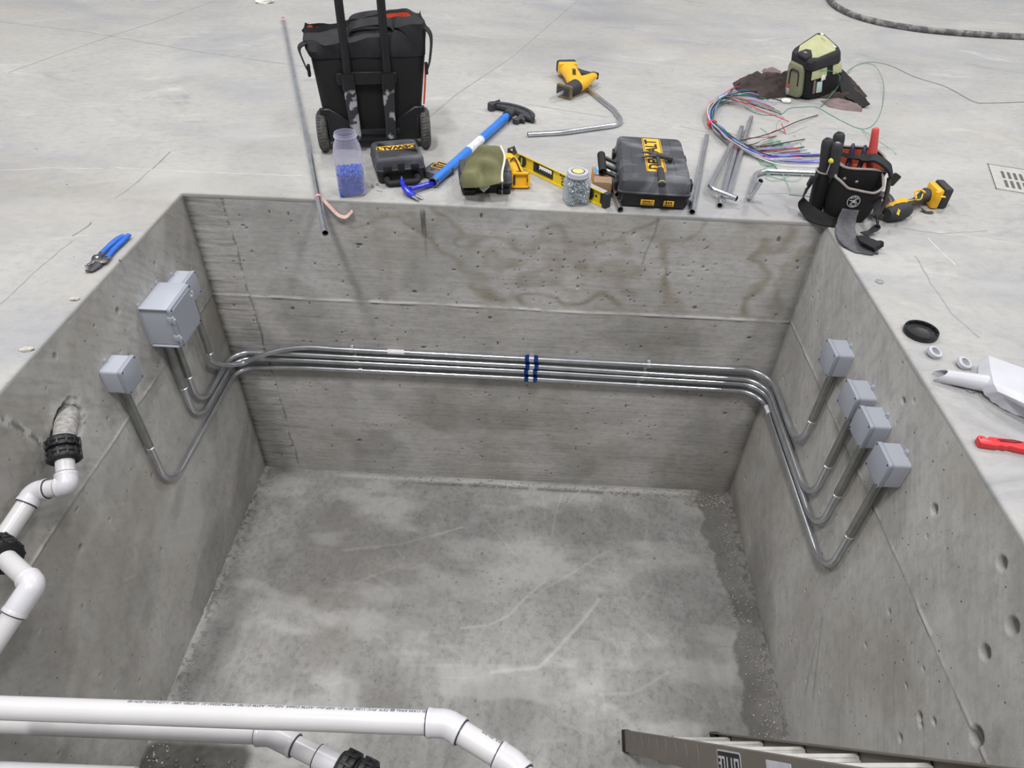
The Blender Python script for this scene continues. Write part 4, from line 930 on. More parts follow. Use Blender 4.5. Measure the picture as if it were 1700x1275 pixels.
# ---- blue claw hammer under the bender handle
h0 = G(681, 314, .022); h1 = G(724, 303, .012); t = thing('claw_hammer', 'blue claw hammer with steel claws pointing towards the pit', 'hammer', tuple(h0))
bm = rings(bm_(), [h0, h0.lerp(h1, .3), h1], [.010, .011, .012], 14, flat=(1, 1)); obj('handle', bm, M_DBLUE, t, True)
e0, e1, e2, e3 = G(667, 296, .036), G(669, 306, .030), G(678, 318, .020), G(688, 325, .012)
bm = rings(bm_(), smooth_path([e0, e1, e2, e3], 5), [.005] * 3 + [.008] * 4 + [.012] * 6 + [.012] * 3, 12, flat=(1.25, .7), N0=(.5, .8, 0)); obj('head', bm, M_DBLUE, t, True)
dv_ = (e3 - e2); dv_.z = 0; dv_.normalize(); sv = Vector((-dv_.y, dv_.x, 0))
for s in (-1, 1):
    bm = bm_(); P = [e3 + sv * s * .007 - dv_ * .004, e3 + sv * s * .009 + dv_ * .018 - Vector((0, 0, .003)), e3 + sv * s * .012 + dv_ * .034 - Vector((0, 0, .006))]; rings(bm, P, [.0085, .0065, .003], 10, flat=(1, .6), N0=sv); obj('claw', bm, M_STEEL, t, True, label='bare steel claw')
bm = rings(bm_(), [e0 + Vector((0, 0, .008)), e0], [.003, .0055], 10); obj('tip', bm, M_STEEL, t, True)

# ---- low black case with olive pouch over it
t, lid, hs = case('tool_case', 'low black case half covered by the olive zip pouch', (1.172, .190), (.212, .170, .082), .16)
bm = bm_(); box(bm, (.085, .0, .082), (.03, .12, .006), bev=.002); obj('lid_panel', bm, M_DUSTY, lid); bm = bm_(); box(bm, (-.085, 0, .082), (.03, .12, .006), bev=.002); obj('lid_panel', bm, M_DUSTY, lid)
for x in (-.07, .07): bm = bm_(); box(bm, (x, -.085, .012), (.05, .012, .022), bev=.004); obj('case_foot', bm, M_BLK, t)
TL, TR, BR, BL = G(773, 266, .098), G(830, 243, .150), G(833, 303, .098), G(768, 312, .062)
t = thing('zip_pouch', 'olive canvas zip pouch slumped over the low black case', 'pouch', tuple((BL + BR) / 2))
n_ = 18; A = []; B_ = []
for i in range(n_ + 1):
    ra = []; rb = []
    for j in range(n_ + 1):
        a, b = i / n_, j / n_; p = BL.lerp(BR, b).lerp(TL.lerp(TR, b), a); k = (math.sin(PI * a) * math.sin(PI * b)) ** .6
        w_ = .007 * math.sin(7 * b + 6 * a) * k + .004 * math.sin(23 * a + 9 * b) * k + .006 * math.sin(14 * a - 3 * b) * k - .016 * math.exp(-((b - .52) ** 2 + (a - .2) ** 2) / .012)
        nn = Vector((-.1, -.45, .88)); sl = Vector((.010 * math.sin(PI * a) * (b - .5) * 2 - .006 * math.sin(2 * PI * a), -.016 * math.sin(PI * b) * (1 - a), 0))
        p = p + Vector((0, .022, .016)) * math.sin(PI * b) * a; ra.append(p + nn * (.062 * k + w_ * 2.0) + sl); rb.append(p - nn * (.006 * k) + sl)
    A.append(ra); B_.append(rb)
bm = bm_(); VA = [[bm.verts.new(p) for p in r] for r in A]; VB = [[bm.verts.new(p) for p in r] for r in B_]
for i in range(n_):
    for j in range(n_): bm.faces.new((VA[i][j], VA[i][j + 1], VA[i + 1][j + 1], VA[i + 1][j])); bm.faces.new((VB[i][j], VB[i + 1][j], VB[i + 1][j + 1], VB[i][j + 1]))
bmesh.ops.remove_doubles(bm, verts=bm.verts, dist=.0005); obj('pouch_body', bm, M_OLIVE, t, True, sharp=80)
zz_ = [A[i][n_] + Vector((.002, 0, .002)) for i in range(n_ + 1)]; obj('zip', rings(bm_(), zz_, .0045, 8, flat=(1, .7)), M_CREAM, t, True)
bm = rings(bm_(), [zz_[0], zz_[0] + Vector((.001, -.012, -.022))], .002, 8); box(bm, zz_[0] + Vector((.001, -.016, -.034)), (.005, .003, .016), bev=.001); obj('zip_pull', bm, M_STEEL, t, True)
c0 = G(805, 311, .060); obj('care_tag', strap(bm_(), [c0 + Vector((.012, .006, .010)), c0, c0 + Vector((-.012, -.012, -.008))], .024, .001, (.8, -.25, -.2)), M_WHITE, t, True, label='white care tag')

# ---- yellow oscillating tool
o0 = G(866, 298, .0); t = thing('oscillating_tool', 'yellow and black cordless tool with open yellow battery foot, right of pouch', 'power tool', tuple(o0))
P = smooth_path([G(843, 262, .050), G(850, 272, .046), G(857, 282, .044), G(861, 290, .04)], 4)
bm = rings(bm_(), P, [.030] * 3 + [.033] * 3 + [.028] * 4 + [.026] * 3, 16, flat=(1.0, .72)); obj('motor_housing', bm, M_YEL, t, True)
P2 = [p + Vector((-.004, -.016, -.008)) for p in P[8:]]; bm = rings(bm_(), P2, [.019] * len(P2), 14, flat=(1.2, .8)); obj('grip', bm, M_GRIP, t, True)
MF = Matrix.Translation(G(863, 312, .0) + Vector((0, .006, .032))) @ Matrix.Rotation(.12, 4, 'Z') @ Matrix.Rotation(PI / 2 - .25, 4, 'X')
bm = bm_(); ro = rrect(.078, .060, .010, 4); ri = rrect(.060, .044, .004, 4)[::-1]
prism(bm, rrect(.078, .060, .010, 4), .014, MF @ mx((0, 0, -.012)), .002, 1)
for (cx, cy, w_, h_) in ((0, .026, .078, .008), (0, -.026, .078, .008), (-.0345, 0, .009, .06), (.0345, 0, .009, .06)): box(bm, (cx, cy, .008), (w_, h_, .014), bev=.002, M=MF)
ft = obj('battery_foot', bm, M_YEL, t, True)
bm = bm_(); box(bm, (-.024, 0, .006), (.006, .034, .010), bev=.001, M=MF); box(bm, (.029, 0, .010), (.004, .014, .008), bev=.001, M=MF); obj('terminal', bm, M_BLK, t, True)
bm = bm_(); rings(bm, smooth_path([G(847, 268, .07), G(853, 262, .078), G(858, 270, .076), G(864, 284, .066)], 4), .003, 8); obj('wrist_cord', bm, M_BLK, t, True)
bm = bm_(); prism(bm, [(0, 0), (.022, .012), (.006, .040), (0, .036)], .004, Matrix.Translation(G(850, 258, .06)) @ mx((0, 0, 0), (1.2, 0, -.2)), .001, 1); obj('blade_tip', bm, M_DSTEEL, t, True)
bm = bm_(); text(bm, 'DEWALT', .013, Matrix.Translation(P[4] + Vector((0, -.010, .0255))) @ mx((0, 0, 0), (.35, 0, 2.5)), .0004, .0004); obj('tool_lettering', bm, M_LET, t, True, smooth=False)

# ---- spirit level
l0, l1 = Vector((1.262, .440, 0)), Vector((1.663, .038, 0)); LL_ = (l1 - l0).length; rz = math.atan2(l1.y - l0.y, l1.x - l0.x)
t = thing('spirit_level', 'yellow spirit level with grey ends standing on edge behind screw jar', 'level', tuple(l0), rz)
H = .060; Y0 = .0
bm = bm_()
def web(x0, x1, z0, z1): box(bm, ((x0 + x1) / 2, 0, (z0 + z1) / 2), (x1 - x0, .010, z1 - z0))
box(bm, (LL_ / 2, 0, .0025), (LL_ - .02, .026, .005), bev=.001); box(bm, (LL_ / 2, 0, H - .0025), (LL_ - .02, .026, .005), bev=.001)
hx0, hx1 = .155, .270
web(.02, hx0, .004, H - .004); web(hx1, LL_ - .03, .004, H - .004); web(hx0, hx1, .004, .016); web(hx0, hx1, H - .012, H - .004); obj('level_body', bm, M_YELL, t)
bm = bm_(); box(bm, (LL_ / 2, 0, H), (LL_ - .03, .022, .0008)); box(bm, (LL_ / 2, 0, .0005), (LL_ - .03, .022, .0008)); obj('machined_edge', bm, mat('brushed_aluminium', (214, 214, 218), .35, .6, vary=.05), t)
bm = bm_()
for (x0, x1, z0, z1) in ((hx0, hx0 + .020, .014, H - .010), (hx1 - .006, hx1, .014, H - .010), (hx0, hx1, .012, .020), (hx0, hx1, H - .013, H - .009)): box(bm, ((x0 + x1) / 2, 0, (z0 + z1) / 2), (x1 - x0, .018, z1 - z0), bev=.002)
for k in range(6): box(bm, (hx0 + .030 + k * .013, 0, .021), (.007, .020, .006), bev=.002)
obj('hand_grip', bm, M_GRIP, t)
for x in (.085, .475):
    T = mx((x, 0, H / 2), (PI / 2, 0, 0)); bm = bm_(); lathe(bm, [(.016, -.010), (.023, -.010), (.024, -.006), (.024, .006), (.023, .010), (.016, .010)], 28, T); vr = obj('vial_ring', bm, M_GRIP, t)
    bm = bm_(); lathe(bm, [(0, -.006), (.0165, -.006), (.0165, .006), (0, .006)], 24, T); obj('vial_window', bm, mat('vial_backing', (150, 150, 156), .4), vr)
    bm = bm_(); cyl(bm, (x, -.008, H / 2 - .015), (x, -.008, H / 2 + .015), .0045, n=12); obj('vial', bm, mat('vial_green', (196, 220, 50), .2), vr)
bm = bm_(); prism(bm, rrect(.045, .018, .005), .020, mx((.345, .010, .018), (PI / 2, 0, 0)), .001, 1); vr = obj('centre_vial_mount', bm, M_GRIP, t); bm = bm_(); cyl(bm, (.330, -.008, .018), (.360, -.008, .018), .0045, n=12); obj('vial', bm, mat('vial_green', (0, 0, 0)), vr)
bm = bm_(); text(bm, 'STANLEY', .013, mx((.335, -.0054, .046), (PI / 2, 0, 0)), .0003, .0005); text(bm, 'FATMAX', .009, mx((.335, -.0054, .034), (PI / 2, 0, 0)), .0003, .0003); obj('level_lettering', bm, M_LET, t, smooth=False)
for x in (.008, LL_ - .008): bm = bm_(); box(bm, (x, 0, H / 2), (.022, .030, H + .002), bev=.004); box(bm, (x + (.016 if x < .1 else -.018), 0, H / 2), (.024, .012, H - .016), bev=.003); obj('end_cap', bm, M_GRIP, t)
for x in (.030, .510): bm = bm_(); lathe(bm, [(.0, 0), (.005, 0), (.005, .012), (.0, .012)], 14, mx((x, .006, H / 2), (PI / 2, 0, 0))); obj('hang_hole', bm, M_BORE, t)

# ---- jar of screws
jc = Vector((1.539, .079, 0)); t = thing('plastic_jar', 'clear jar full of silver screws with grey lid in front of level', 'jar', tuple(jc), .3)
bm = bm_(); loft(bm, [(.002, .078, .078, .018, 0, 0), (.008, .092, .092, .022, 0, 0), (.085, .094, .094, .024, 0, 0), (.100, .088, .088, .034, 0, 0), (.108, .078, .078, .038, 0, 0), (.118, .078, .078, .038, 0, 0)], 6, True, True); obj('jar_wall', bm, M_CLEAR2, t)
bm = bm_(); lathe(bm, [(.042, .106), (.0435, .108), (.0435, .113), (.0415, .114), (.0415, .123), (.039, .127), (.032, .128), (.031, .1258), (.0, .1258)], 36); jl = obj('jar_lid', bm, M_LGREY, t)
bm = bm_(); lathe(bm, [(.0265, .1256), (.0265, .1264), (0, .1264)], 30); dsc = obj('lid_label', bm, M_BLK, jl, label='round black and cream label'); bm = bm_(); lathe(bm, [(.0225, .1264), (.0225, .1270), (0, .1270)], 30); obj('label_centre', bm, mat('cream_label', (206, 196, 130), .6, vary=.15, scale=80), jl)
bm = bm_()
for k in range(900):
    e = .0395; z_ = random.uniform(.010, .098); a, b = random.uniform(-e, e), e - random.uniform(0, .006); q = e * (1 - max(0, z_ - .085) * 14); a *= q / e; b *= q / e; x, y = ((a, -b), (b, a), (-b, a), (a, b))[k % 4] if k < 860 else (random.uniform(-.025, .025), random.uniform(-.025, .025))
    if k >= 860: z_ = random.uniform(.095, .104)
    if abs(x) + abs(y) > q * 1.72: x *= .85; y *= .85
    dd = Vector((random.uniform(-1, 1), random.uniform(-1, 1), random.uniform(-1, 1))).normalized(); c = Vector((x, y, z_))
    cyl(bm, c - dd * .0066, c + dd * .0066, .0016, n=5)

bm.transform(Matrix.Translation(jc) @ Matrix.Rotation(.3, 4, 'Z')); o = obj('loose_screws', bm, M_ZINC, smooth=False); o.data.transform(Matrix.Translation(-jc)); o.location = jc
tag(o, 'hundreds of short zinc screws packed inside the grey-lidded jar', 'screws', None, 'stuff')

# ---- cartons
t = thing('cardboard_carton', 'small plain brown cardboard carton between screw jar and large case', 'carton', (1.646, .160, 0), -.06)
bm = bm_(); box(bm, (0, 0, .030), (.072, .072, .060), bev=.0008); obj('carton_body', bm, M_CARD, t); bm = bm_(); prism(bm, [(-.036, 0), (.036, 0), (.032, .030), (-.032, .030)], .0015, mx((0, -.034, .061), (.5, 0, 0))); obj('carton_flap', bm, M_CARD, t)
t = thing('printed_carton', 'white carton with blue corner and orange edge behind brown carton', 'carton', (1.652, .268, 0), .05)
bm = bm_(); box(bm, (0, 0, .026), (.080, .075, .052), bev=.001); obj('carton_body', bm, mat('orange_carton', (196, 140, 88), .7, vary=.05), t)
bm = bm_(); box(bm, (.006, -.006, .0525), (.074, .066, .001)); obj('top_print', bm, M_CARD2, t, label='white printed top'); bm = bm_(); prism(bm, [(-.036, -.032), (-.016, -.032), (-.022, .025), (-.034, .030)], .0008, mx((0, 0, .0532))); obj('blue_print', bm, M_CYAN, t, label='blue printed patch'); bm = bm_(); box(bm, (.034, -.005, .0535), (.008, .05, .0008)); obj('blue_print', bm, M_CYAN, t)

# ---- short conduit offcuts
emt('conduit_offcut', 'short conduit offcut against left side of large case, upper one', [G(1014, 290, .040), G(1025, 323, .036)])
emt('conduit_offcut', 'short conduit offcut left of large case, reaching nearest the pit', [G(1018, 318, RT), G(1030, 348, RT)])
emt('conduit_offcut', 'conduit end poking out under right side of large case', [G(1150, 318, RT), G(1143, 336, RT)])
emt('straight_conduit', 'straight conduit offcut lying right of large black case', [G(1149, 352, RT), G(1173, 226, RT)])
emt('bent_conduit', 'conduit with one sharp bend, lying beside the yellow saw', [G(876, 223, RT), G(935, 220, RT), G(985, 213, RT), G(1036, 206, RT), G(1020, 183, RT), G(976, 148, RT)], R=[.4, .4, .10, .10])
# ---- leaning bundle right of that
emt('straight_conduit', 'straight conduit whose open end shows below the hooked pipe', [G(1195, 341, RT), G(1231, 212, RT)])
emt('straight_conduit', 'straight conduit reaching farthest under the coloured wires', [G(1209, 325, RT), G(1247, 196, RT)])
emt('hooked_conduit', 'conduit with short hooked end lying across the straight ones', [G(1214, 240, .034), G(1177, 312, .036), G(1223, 330, .036)], R=.05)
emt('bent_conduit', 'conduit bent into a hook with raised open end, left of pouch', [G(1380, 289, RT), G(1256, 284, RT), G(1243, 330, RT + .004), G(1263, 300, .115)], R=[.085, .05])
# ---- large black case with hammer on it
t, lid, hs = case('tool_case', 'large dusty black hard case with a hammer lying on its lid', (1.845, .262), (.280, .452, .122), -.035)
for (cx, w_) in ((-.105, .04), (.105, .05)): bm = bm_(); prism(bm, rrect(w_, .34, .01, cx=cx), .003, mx((0, 0, .1205)), .002, 1); obj('lid_panel', bm, M_DUSTY, lid)
bm = bm_(); prism(bm, rrect(.076, .330, .004, cx=.005, cy=.02), .001, mx((0, 0, .122))); npl = obj('name_plate', bm, M_YLAB, t, label='yellow name plate')
bm = bm_()
for x in (-.029, .039): box(bm, (x, .02, .1233), (.0025, .326, .0004))
text(bm, 'DEWALT', .066, mx((.003, .02, .1234), (0, 0, PI / 2)), .0002, .002, 1.12); obj('plate_lettering', bm, M_LET, npl, smooth=False)
bm = bm_(); box(bm, (-.122, .02, .1232), (.001, .001, .0004)); bm.free()
for (x, w_) in ((-.022, .052), (.060, .040)):
    bm = bm_(); box(bm, (x, -.2235, .030), (w_, .002, .022), rot=(-.05, 0, 0), bev=.0005); fl = obj('front_label', bm, M_YLAB, t, label='small yellow front label')
    bm = bm_(); (text(bm, 'DEWALT', .010, mx((x, -.2250, .033), (PI / 2 - .05, 0, 0)), .0002, .0003) if x < 0 else [box(bm, (x + k_ * .009, -.2250, .034), (.005, .0006, .009), rot=(-.05, 0, 0)) for k_ in (-1, 0, 1)]); box(bm, (x, -.2250, .024), (w_ * .8, .0006, .003), rot=(-.05, 0, 0)); obj('label_lettering', bm, M_LET, fl, smooth=False)
bm = rings(bm_(), [(-.205, .03, .105), (-.198, -.09, .082)], .0165, 18, hollow=.7); hd = obj('carry_handle', bm, M_BLKR, t)
for a, b in (((-.205, .01, .105), (-.14, .0, .085)), ((-.198, -.075, .082), (-.14, -.10, .07)), ((-.20, -.03, .09), (-.14, -.04, .07))): bm = rings(bm_(), [a, b], .008, 10); obj('handle_arm', bm, M_BLK, hd)
for y in (-.13, .10): bm = bm_(); box(bm, (.147, y, hs + .004), (.012, .05, .036), bev=.004); obj('latch', bm, M_BLK, t)
for y in (-.15, .13): bm = bm_(); box(bm, (-.147, y, hs + .004), (.012, .05, .036), bev=.004); obj('latch', bm, M_BLK, t)
zt = .137
g0, g1, g2 = G(1092, 262, zt + .004), G(1096, 280, zt), G(1099, 306, zt - .002)
t = thing('claw_hammer', 'dark claw hammer lying across the lid of the large case', 'hammer', tuple(g1))
bm = rings(bm_(), smooth_path([g0, g1.lerp(g0, .3), g1], 4), .0085, 12, flat=(1, .8)); obj('shank', bm, M_DSTEEL, t, True)
bm = rings(bm_(), [g1, g1.lerp(g2, .08), g1.lerp(g2, .4), g1.lerp(g2, .85), g2, g2 + (g2 - g1).normalized() * .006], [.0105, .014, .0135, .015, .0155, .011], 16, flat=(1, .85)); gr = obj('grip', bm, M_GRIP, t, True)
for f in (.02, .97): bm = rings(bm_(), [g1.lerp(g2, f - .012), g1.lerp(g2, f + .012)], .0152 if f > .5 else .0125, 16, flat=(1.02, .87)); obj('yellow_band', bm, mat('cream_yellow_band', (236, 214, 110), .5), gr, False).data.transform(t.matrix_basis.inverted())
k0, k1, k2, k3 = G(1117, 263, zt + .002), G(1103, 260, zt + .004), G(1090, 258, zt + .006), G(1066, 255, zt + .004)
bm = rings(bm_(), [k0, k0.lerp(k1, .5), k0.lerp(k1, .55), k1, k2], [.0145, .0145, .010, .010, .0125], 16); obj('head', bm, M_DSTEEL, t, True)
for s, e in ((0, G(1065, 253, zt + .004)), (1, G(1065, 261, zt - .003))):
    bm = rings(bm_(), smooth_path([k2, k2.lerp(e, .5) + Vector((0, (.006 if s == 0 else -.004), .003)), e], 4), [.011, .010, .009, .008, .007, .006, .005, .004, .003], 10, flat=(1, .8)); obj('claw', bm, M_DSTEEL, t, True)

# ---- reciprocating saw on its side
zc = .042
s0, s1, s2, s3, s4 = G(916, 160, .028), G(936, 153, .034), G(948, 147, .04), G(960, 141, .046), G(986, 126, .052)
t = thing('reciprocating_saw', 'yellow and black cordless reciprocating saw lying on its side', 'power saw', (s3.x, s3.y, 0))
dx = (s4 - s1); dx.z = 0; dx.normalize(); sy = Vector((-dx.y, dx.x, 0))
bm = bm_(); strap(bm, [G(913, 163, .020), s1.lerp(s2, .0)], .018, .0016, (0, -.35, 1), sm=False); obj('saw_blade', bm, mat('bright_blade', (226, 228, 232), .35, .5), t, True)
MS_ = Matrix(((sy.x, 0, dx.x, s1.x), (sy.y, 0, dx.y, s1.y), (0, 1, 0, s1.z), (0, 0, 0, 1)))
bm = bm_(); prism(bm, rrect(.098, .066, .012), .010, MS_ @ mx((0, .004, 0)), .002, 1); sh = obj('blade_shoe', bm, mat('worn_shoe', (150, 128, 74), .45, .5, c2=(110, 100, 84), scale=40), t, True)
bm = bm_(); prism(bm, rrect(.074, .044, .008), .004, MS_ @ mx((.004, .004, -.003)), .001, 1); obj('shoe_plate', bm, M_DSTEEL, t, True)
ax_ = lambda *a: [Vector(x) for x in a]
bm = rings(bm_(), ax_(s1 + dx * .012, s1.lerp(s2, .5), s2, s2.lerp(s3, .75)), [.026, .034, .038, .040], 18, flat=(1.05, .85)); obj('rubber_boot', bm, M_GRIP, t, True)
bat = G(944, 116, .050)
bm = rings(bm_(), smooth_path([s2.lerp(s3, .7), s3.lerp(s4, .25), s3.lerp(s4, .6), s4], 4), [.041, .043, .043, .042, .042, .040, .037, .034, .031, .028, .026, .024, .022], 18, flat=(1.0, .8)); obj('body_shell', bm, M_YEL, t, True)
bm = rings(bm_(), smooth_path([s2.lerp(s3, .9), s3.lerp(bat, .45), bat], 4), [.042, .042, .042, .042, .041, .041, .042, .044, .045], 18, flat=(1.15, .75)); obj('motor_shell', bm, M_YEL, t, True)
bm = rings(bm_(), smooth_path([s4 + dx * .004, s4.lerp(bat, .12), s4.lerp(bat, .5), s4.lerp(bat, .85)], 4), [.024, .024, .022, .020, .019, .019, .019, .019, .020, .022, .024, .026, .026], 14, flat=(1.1, .85)); obj('hand_grip', bm, M_GRIP, t, True)
db = (bat - s3); db.z = 0; db.normalize(); rzb = math.atan2(db.y, db.x)
bm = bm_(); box(bm, bat + db * .030, (.045, .105, .062), (0, 0, rzb), .01); obj('battery_plate', bm, M_YEL, t, True)
bm = bm_(); box(bm, bat + db * .065 + Vector((0, 0, .0)), (.040, .110, .066), (0, 0, rzb), .012); bt = obj('battery', bm, M_GRIP, t, True)
bm = bm_(); box(bm, s4 + dx * .012, (.012, .044, .036), (0, 0, math.atan2(dx.y, dx.x)), .006); obj('rear_cap', bm, M_GRIP, t, True)
bm = bm_(); text(bm, 'DEWALT', .026, Matrix.Translation(s3.lerp(bat, .45) + Vector((0, 0, .0335))) @ mx((0, 0, 0), (0, 0, rzb - .2)), .0006, .0008); obj('tool_lettering', bm, M_LET, t, True, smooth=False)

# ---- brown garment with the lunch cooler on it
def cloth_heap(name, label, cat, outline, m, hgt, seed, parent=None, folds=30, z0=.001):
    P = [G(*p) for p in outline]; cx = sum(p.x for p in P) / len(P); cy = sum(p.y for p in P) / len(P)
    pts = [Vector((a.x, a.y, 0)).lerp(Vector((b.x, b.y, 0)), q / 6) for a, b in zip(P, P[1:] + P[:1]) for q in range(6)]; bm = bm_(); rows = []; nr = 22
    for k in range(nr + 1):
        f = 1 - k / nr; row = []
        for i, p in enumerate(pts):
            x, y = cx + (p.x - cx) * f, cy + (p.y - cy) * f
            hh = hgt * (1 - f ** 8) * (.25 + 2.6 * abs(float(fbm(np.array([x * folds * .45]), np.array([y * folds]), seed, 3)[0]) - .5) * (1 if k else .5)) + z0
            row.append(bm.verts.new((x, y, hh)))
        rows.append(row)
    for a, b in zip(rows[:-1], rows[1:]):
        for i in range(len(a)): j = (i + 1) % len(a); bm.faces.new((a[i], a[j], b[j], b[i]))
    bmesh.ops.contextual_create(bm, geom=rows[-1]); base = [bm.verts.new((p.x, p.y, .0006)) for p in pts]
    for i in range(len(base)): j = (i + 1) % len(base); bm.faces.new((rows[0][j], rows[0][i], base[i], base[j]))
    bm.faces.new(base); o = obj(name, bm, m, parent, parent is not None, sharp=80)
    if parent is None:
        o.data.transform(Matrix.Translation((-cx, -cy, 0))); o.location = (cx, cy, 0); tag(o, label, cat)
    return o
gt = thing('work_jacket', 'crumpled dark brown garment spread on the floor under the cooler bag', 'garment', tuple(G(1320, 160)))
cloth_heap('garment_body', '', '', [(1216, 138), (1238, 130), (1262, 125), (1300, 125), (1350, 112), (1385, 110), (1412, 128), (1433, 152), (1440, 160), (1425, 168), (1385, 165), (1340, 162), (1300, 162), (1262, 166), (1232, 156), (1220, 148)], M_BROWN, .050, 5, gt)
cloth_heap('faded_lining', '', '', [(1362, 168), (1390, 163), (1432, 175), (1431, 186), (1400, 183), (1375, 178)], M_MAUVE, .016, 8, gt)
cloth_heap('sleeve', '', '', [(1265, 118), (1282, 112), (1296, 120), (1300, 130), (1270, 128)], M_MAUVE, .022, 9, gt)
cf = Vector((2.800, 1.370)); wx, wy = .32, .22
def _c(u, v, y): return BY(u, v, y)
_T = [[BY(1348, 103, 1.37), BY(1312, 84, 1.54)], [BY(1399, 83, 1.58), BY(1362, 50, 1.75)]]
_B = [[G(1338, 169), G(1303, 158)], [G(1398, 158), G(1372, 140)]]
def warp(v):
    a, b, h = v.x / wx, v.y / wy, v.z / .200
    bo = _B[0][0].lerp(_B[1][0], a).lerp(_B[0][1].lerp(_B[1][1], a), b); to = _T[0][0].lerp(_T[1][0], a).lerp(_T[0][1].lerp(_T[1][1], a), b); bo.z += .010
    return bo.lerp(to, h)
def objw(name, bm, m, parent, world=True, label=None, smooth=True):
    bm.normal_update()
    for v in bm.verts: v.co = warp(v.co)
    return obj(name, bm, m, parent, True, label=label, smooth=smooth)
MC = Matrix.Identity(4)
t = thing('cooler_bag', 'black and khaki soft lunch cooler standing on brown garment', 'cooler bag', (2.85, 1.5, .01))
X2, Y2 = wx / 2, wy / 2
bm = bm_(); loft(bm, [(.0, wx * .88, wy * .86, .03, X2, Y2), (.01, wx * .94, wy * .93, .04, X2, Y2), (.14, wx * .98, wy * .98, .05, X2, Y2), (.152, wx * .98, wy * .98, .05, X2, Y2)], 6, M=MC); objw('bag_body', bm, M_FABD, t, True)
bm = bm_(); loft(bm, [(.148, wx * 1.0, wy * 1.0, .05, X2, Y2), (.152, wx * 1.04, wy * 1.05, .055, X2, Y2), (.188, wx * 1.04, wy * 1.05, .055, X2, Y2), (.198, wx * .99, wy * .99, .05, X2, Y2), (.200, wx * .9, wy * .88, .045, X2, Y2)], 6, M=MC); ld = objw('cooler_lid', bm, M_FAB, t, True)
bm = bm_(); prism(bm, [(.03, .055), (.075, .018), (wx - .055, .018), (wx - .018, .06), (wx - .018, wy - .06), (wx - .06, wy - .018), (.08, wy - .018), (.02, wy - .06), (.085, wy - .075), (.105, .11), (.06, .065)], .006, MC @ mx((0, 0, .198)), .002, 1); objw('lid_panel', bm, M_KHAKI, ld, True, label='khaki lid panel')
bm = bm_(); prism(bm, [(-.012, .05), (.05, .045), (.095, .10), (.075, wy - .085), (.0, wy - .07), (-.012, wy - .09)], .014, MC @ mx((0, 0, .196)), .004, 1); objw('lid_flap', bm, M_FAB, t, True)
bm = bm_(); text(bm, 'LUNCH', .014, MC @ mx((.045, .11, .2105), (0, 0, -1.2)), .0002, .0002); bm.free()
bm = bm_()
for k, w_ in enumerate((.030, .024, .030)): box(bm, (.030 + k * .008, .105, .2106), (.003, w_, .0004), rot=(0, 0, .15), M=MC)
objw('flap_lettering', bm, mat('pale_print', (170, 172, 176), .6), t, True, smooth=False)
bm = bm_(); [box(bm, (wx - .075 + k * .010, wy * .60 + k * .004, .2046), (.004, .045 - k * .005, .0004), rot=(0, 0, .1), M=MC) for k in range(3)]; objw('lid_print', bm, mat('faint_print', (128, 130, 96), .7), t, True, smooth=False)
for (x, y) in ((wx - .03, wy - .045), (wx - .04, .04)): bm = bm_(); box(bm, (x, y, .206), (.022, .012, .002), rot=(0, 0, -.8), M=MC); objw('white_tab', bm, M_WHITE, t, True)
# khaki band, side pocket with zip
for (x0, x1) in ((.02, wx * .52), (wx * .70, wx * .98)): bm = bm_(); prism(bm, rrect(x1 - x0, .045, .006, cx=(x0 + x1) / 2, cy=.122), .006, MC @ mx((0, .006, 0), (PI / 2, 0, 0)), .002, 1); objw('khaki_band', bm, M_KHAKI, t, True)
bm = bm_(); prism(bm, rrect(.150, .165, .03, 5, .0, .082), .034, MC @ mx((.012, Y2 + .02, 0), (PI / 2, 0, -PI / 2)), .010, 3); pk = objw('side_pocket', bm, M_KHAKID, t, True)
pm = MC @ mx((.012, Y2 + .02, 0), (PI / 2, 0, -PI / 2))
bm = bm_(); rings(bm, [pm @ Vector(p) for p in fillet([(-.04, .06, .034), (-.04, .135, .035), (.045, .135, .035), (.045, .06, .034)], .02, 5)], .004, 8, flat=(1.6, .8)); objw('pocket_zip', bm, M_FAB, pk, False)
bm = bm_(); prism(bm, rrect(.012, .030, .003), .006, pm @ mx((-.045, .055, .034), (0, 0, .2)), .002, 1); objw('zip_pull', bm, M_ORANGE, t, True, label='orange zip pull')
bm = bm_(); lathe(bm, [(.0, .034), (.017, .034), (.018, .037), (.012, .040), (.0, .040)], 20, pm @ mx((-.045, .020, 0))); objw('pocket_badge', bm, M_EMTD, t, True)
bm = bm_(); prism(bm, rrect(.05, .055, .006, cx=.10, cy=.055), .010, MC @ mx((0, .004, 0), (PI / 2, 0, 0)), .003, 1); objw('mesh_contents', bm, mat('blue_packet', (150, 196, 214), .4, c2=(190, 196, 170), scale=30), t, True, label='pale blue packet in mesh pocket')
bm = bm_(); prism(bm, rrect(.022, .07, .006, cx=.055, cy=.060), .008, MC @ mx((0, .004, 0), (PI / 2, 0, 0)), .003, 1); objw('mesh_contents', bm, M_MAUVE, t, True)
bm = bm_(); prism(bm, [(-.02, 0), (.02, .004), (.018, .03), (.005, .018), (-.002, .032), (-.018, .022)], .006, MC @ mx((.13, 0, .085), (PI / 2, 0, 0)), .001, 1); objw('mesh_contents', bm, M_WHITE, t, True)
obj('shoulder_strap', strap(bm_(), [warp(Vector((wx, .10, .10))), warp(Vector((wx + .05, .04, .06))), G(1408, 152, .03), G(1425, 164, .02), G(1437, 176, .012)], [.04, .05, .07, .07, .055, .045], .006, (.5, 1, .4)), M_FABD, t, True)
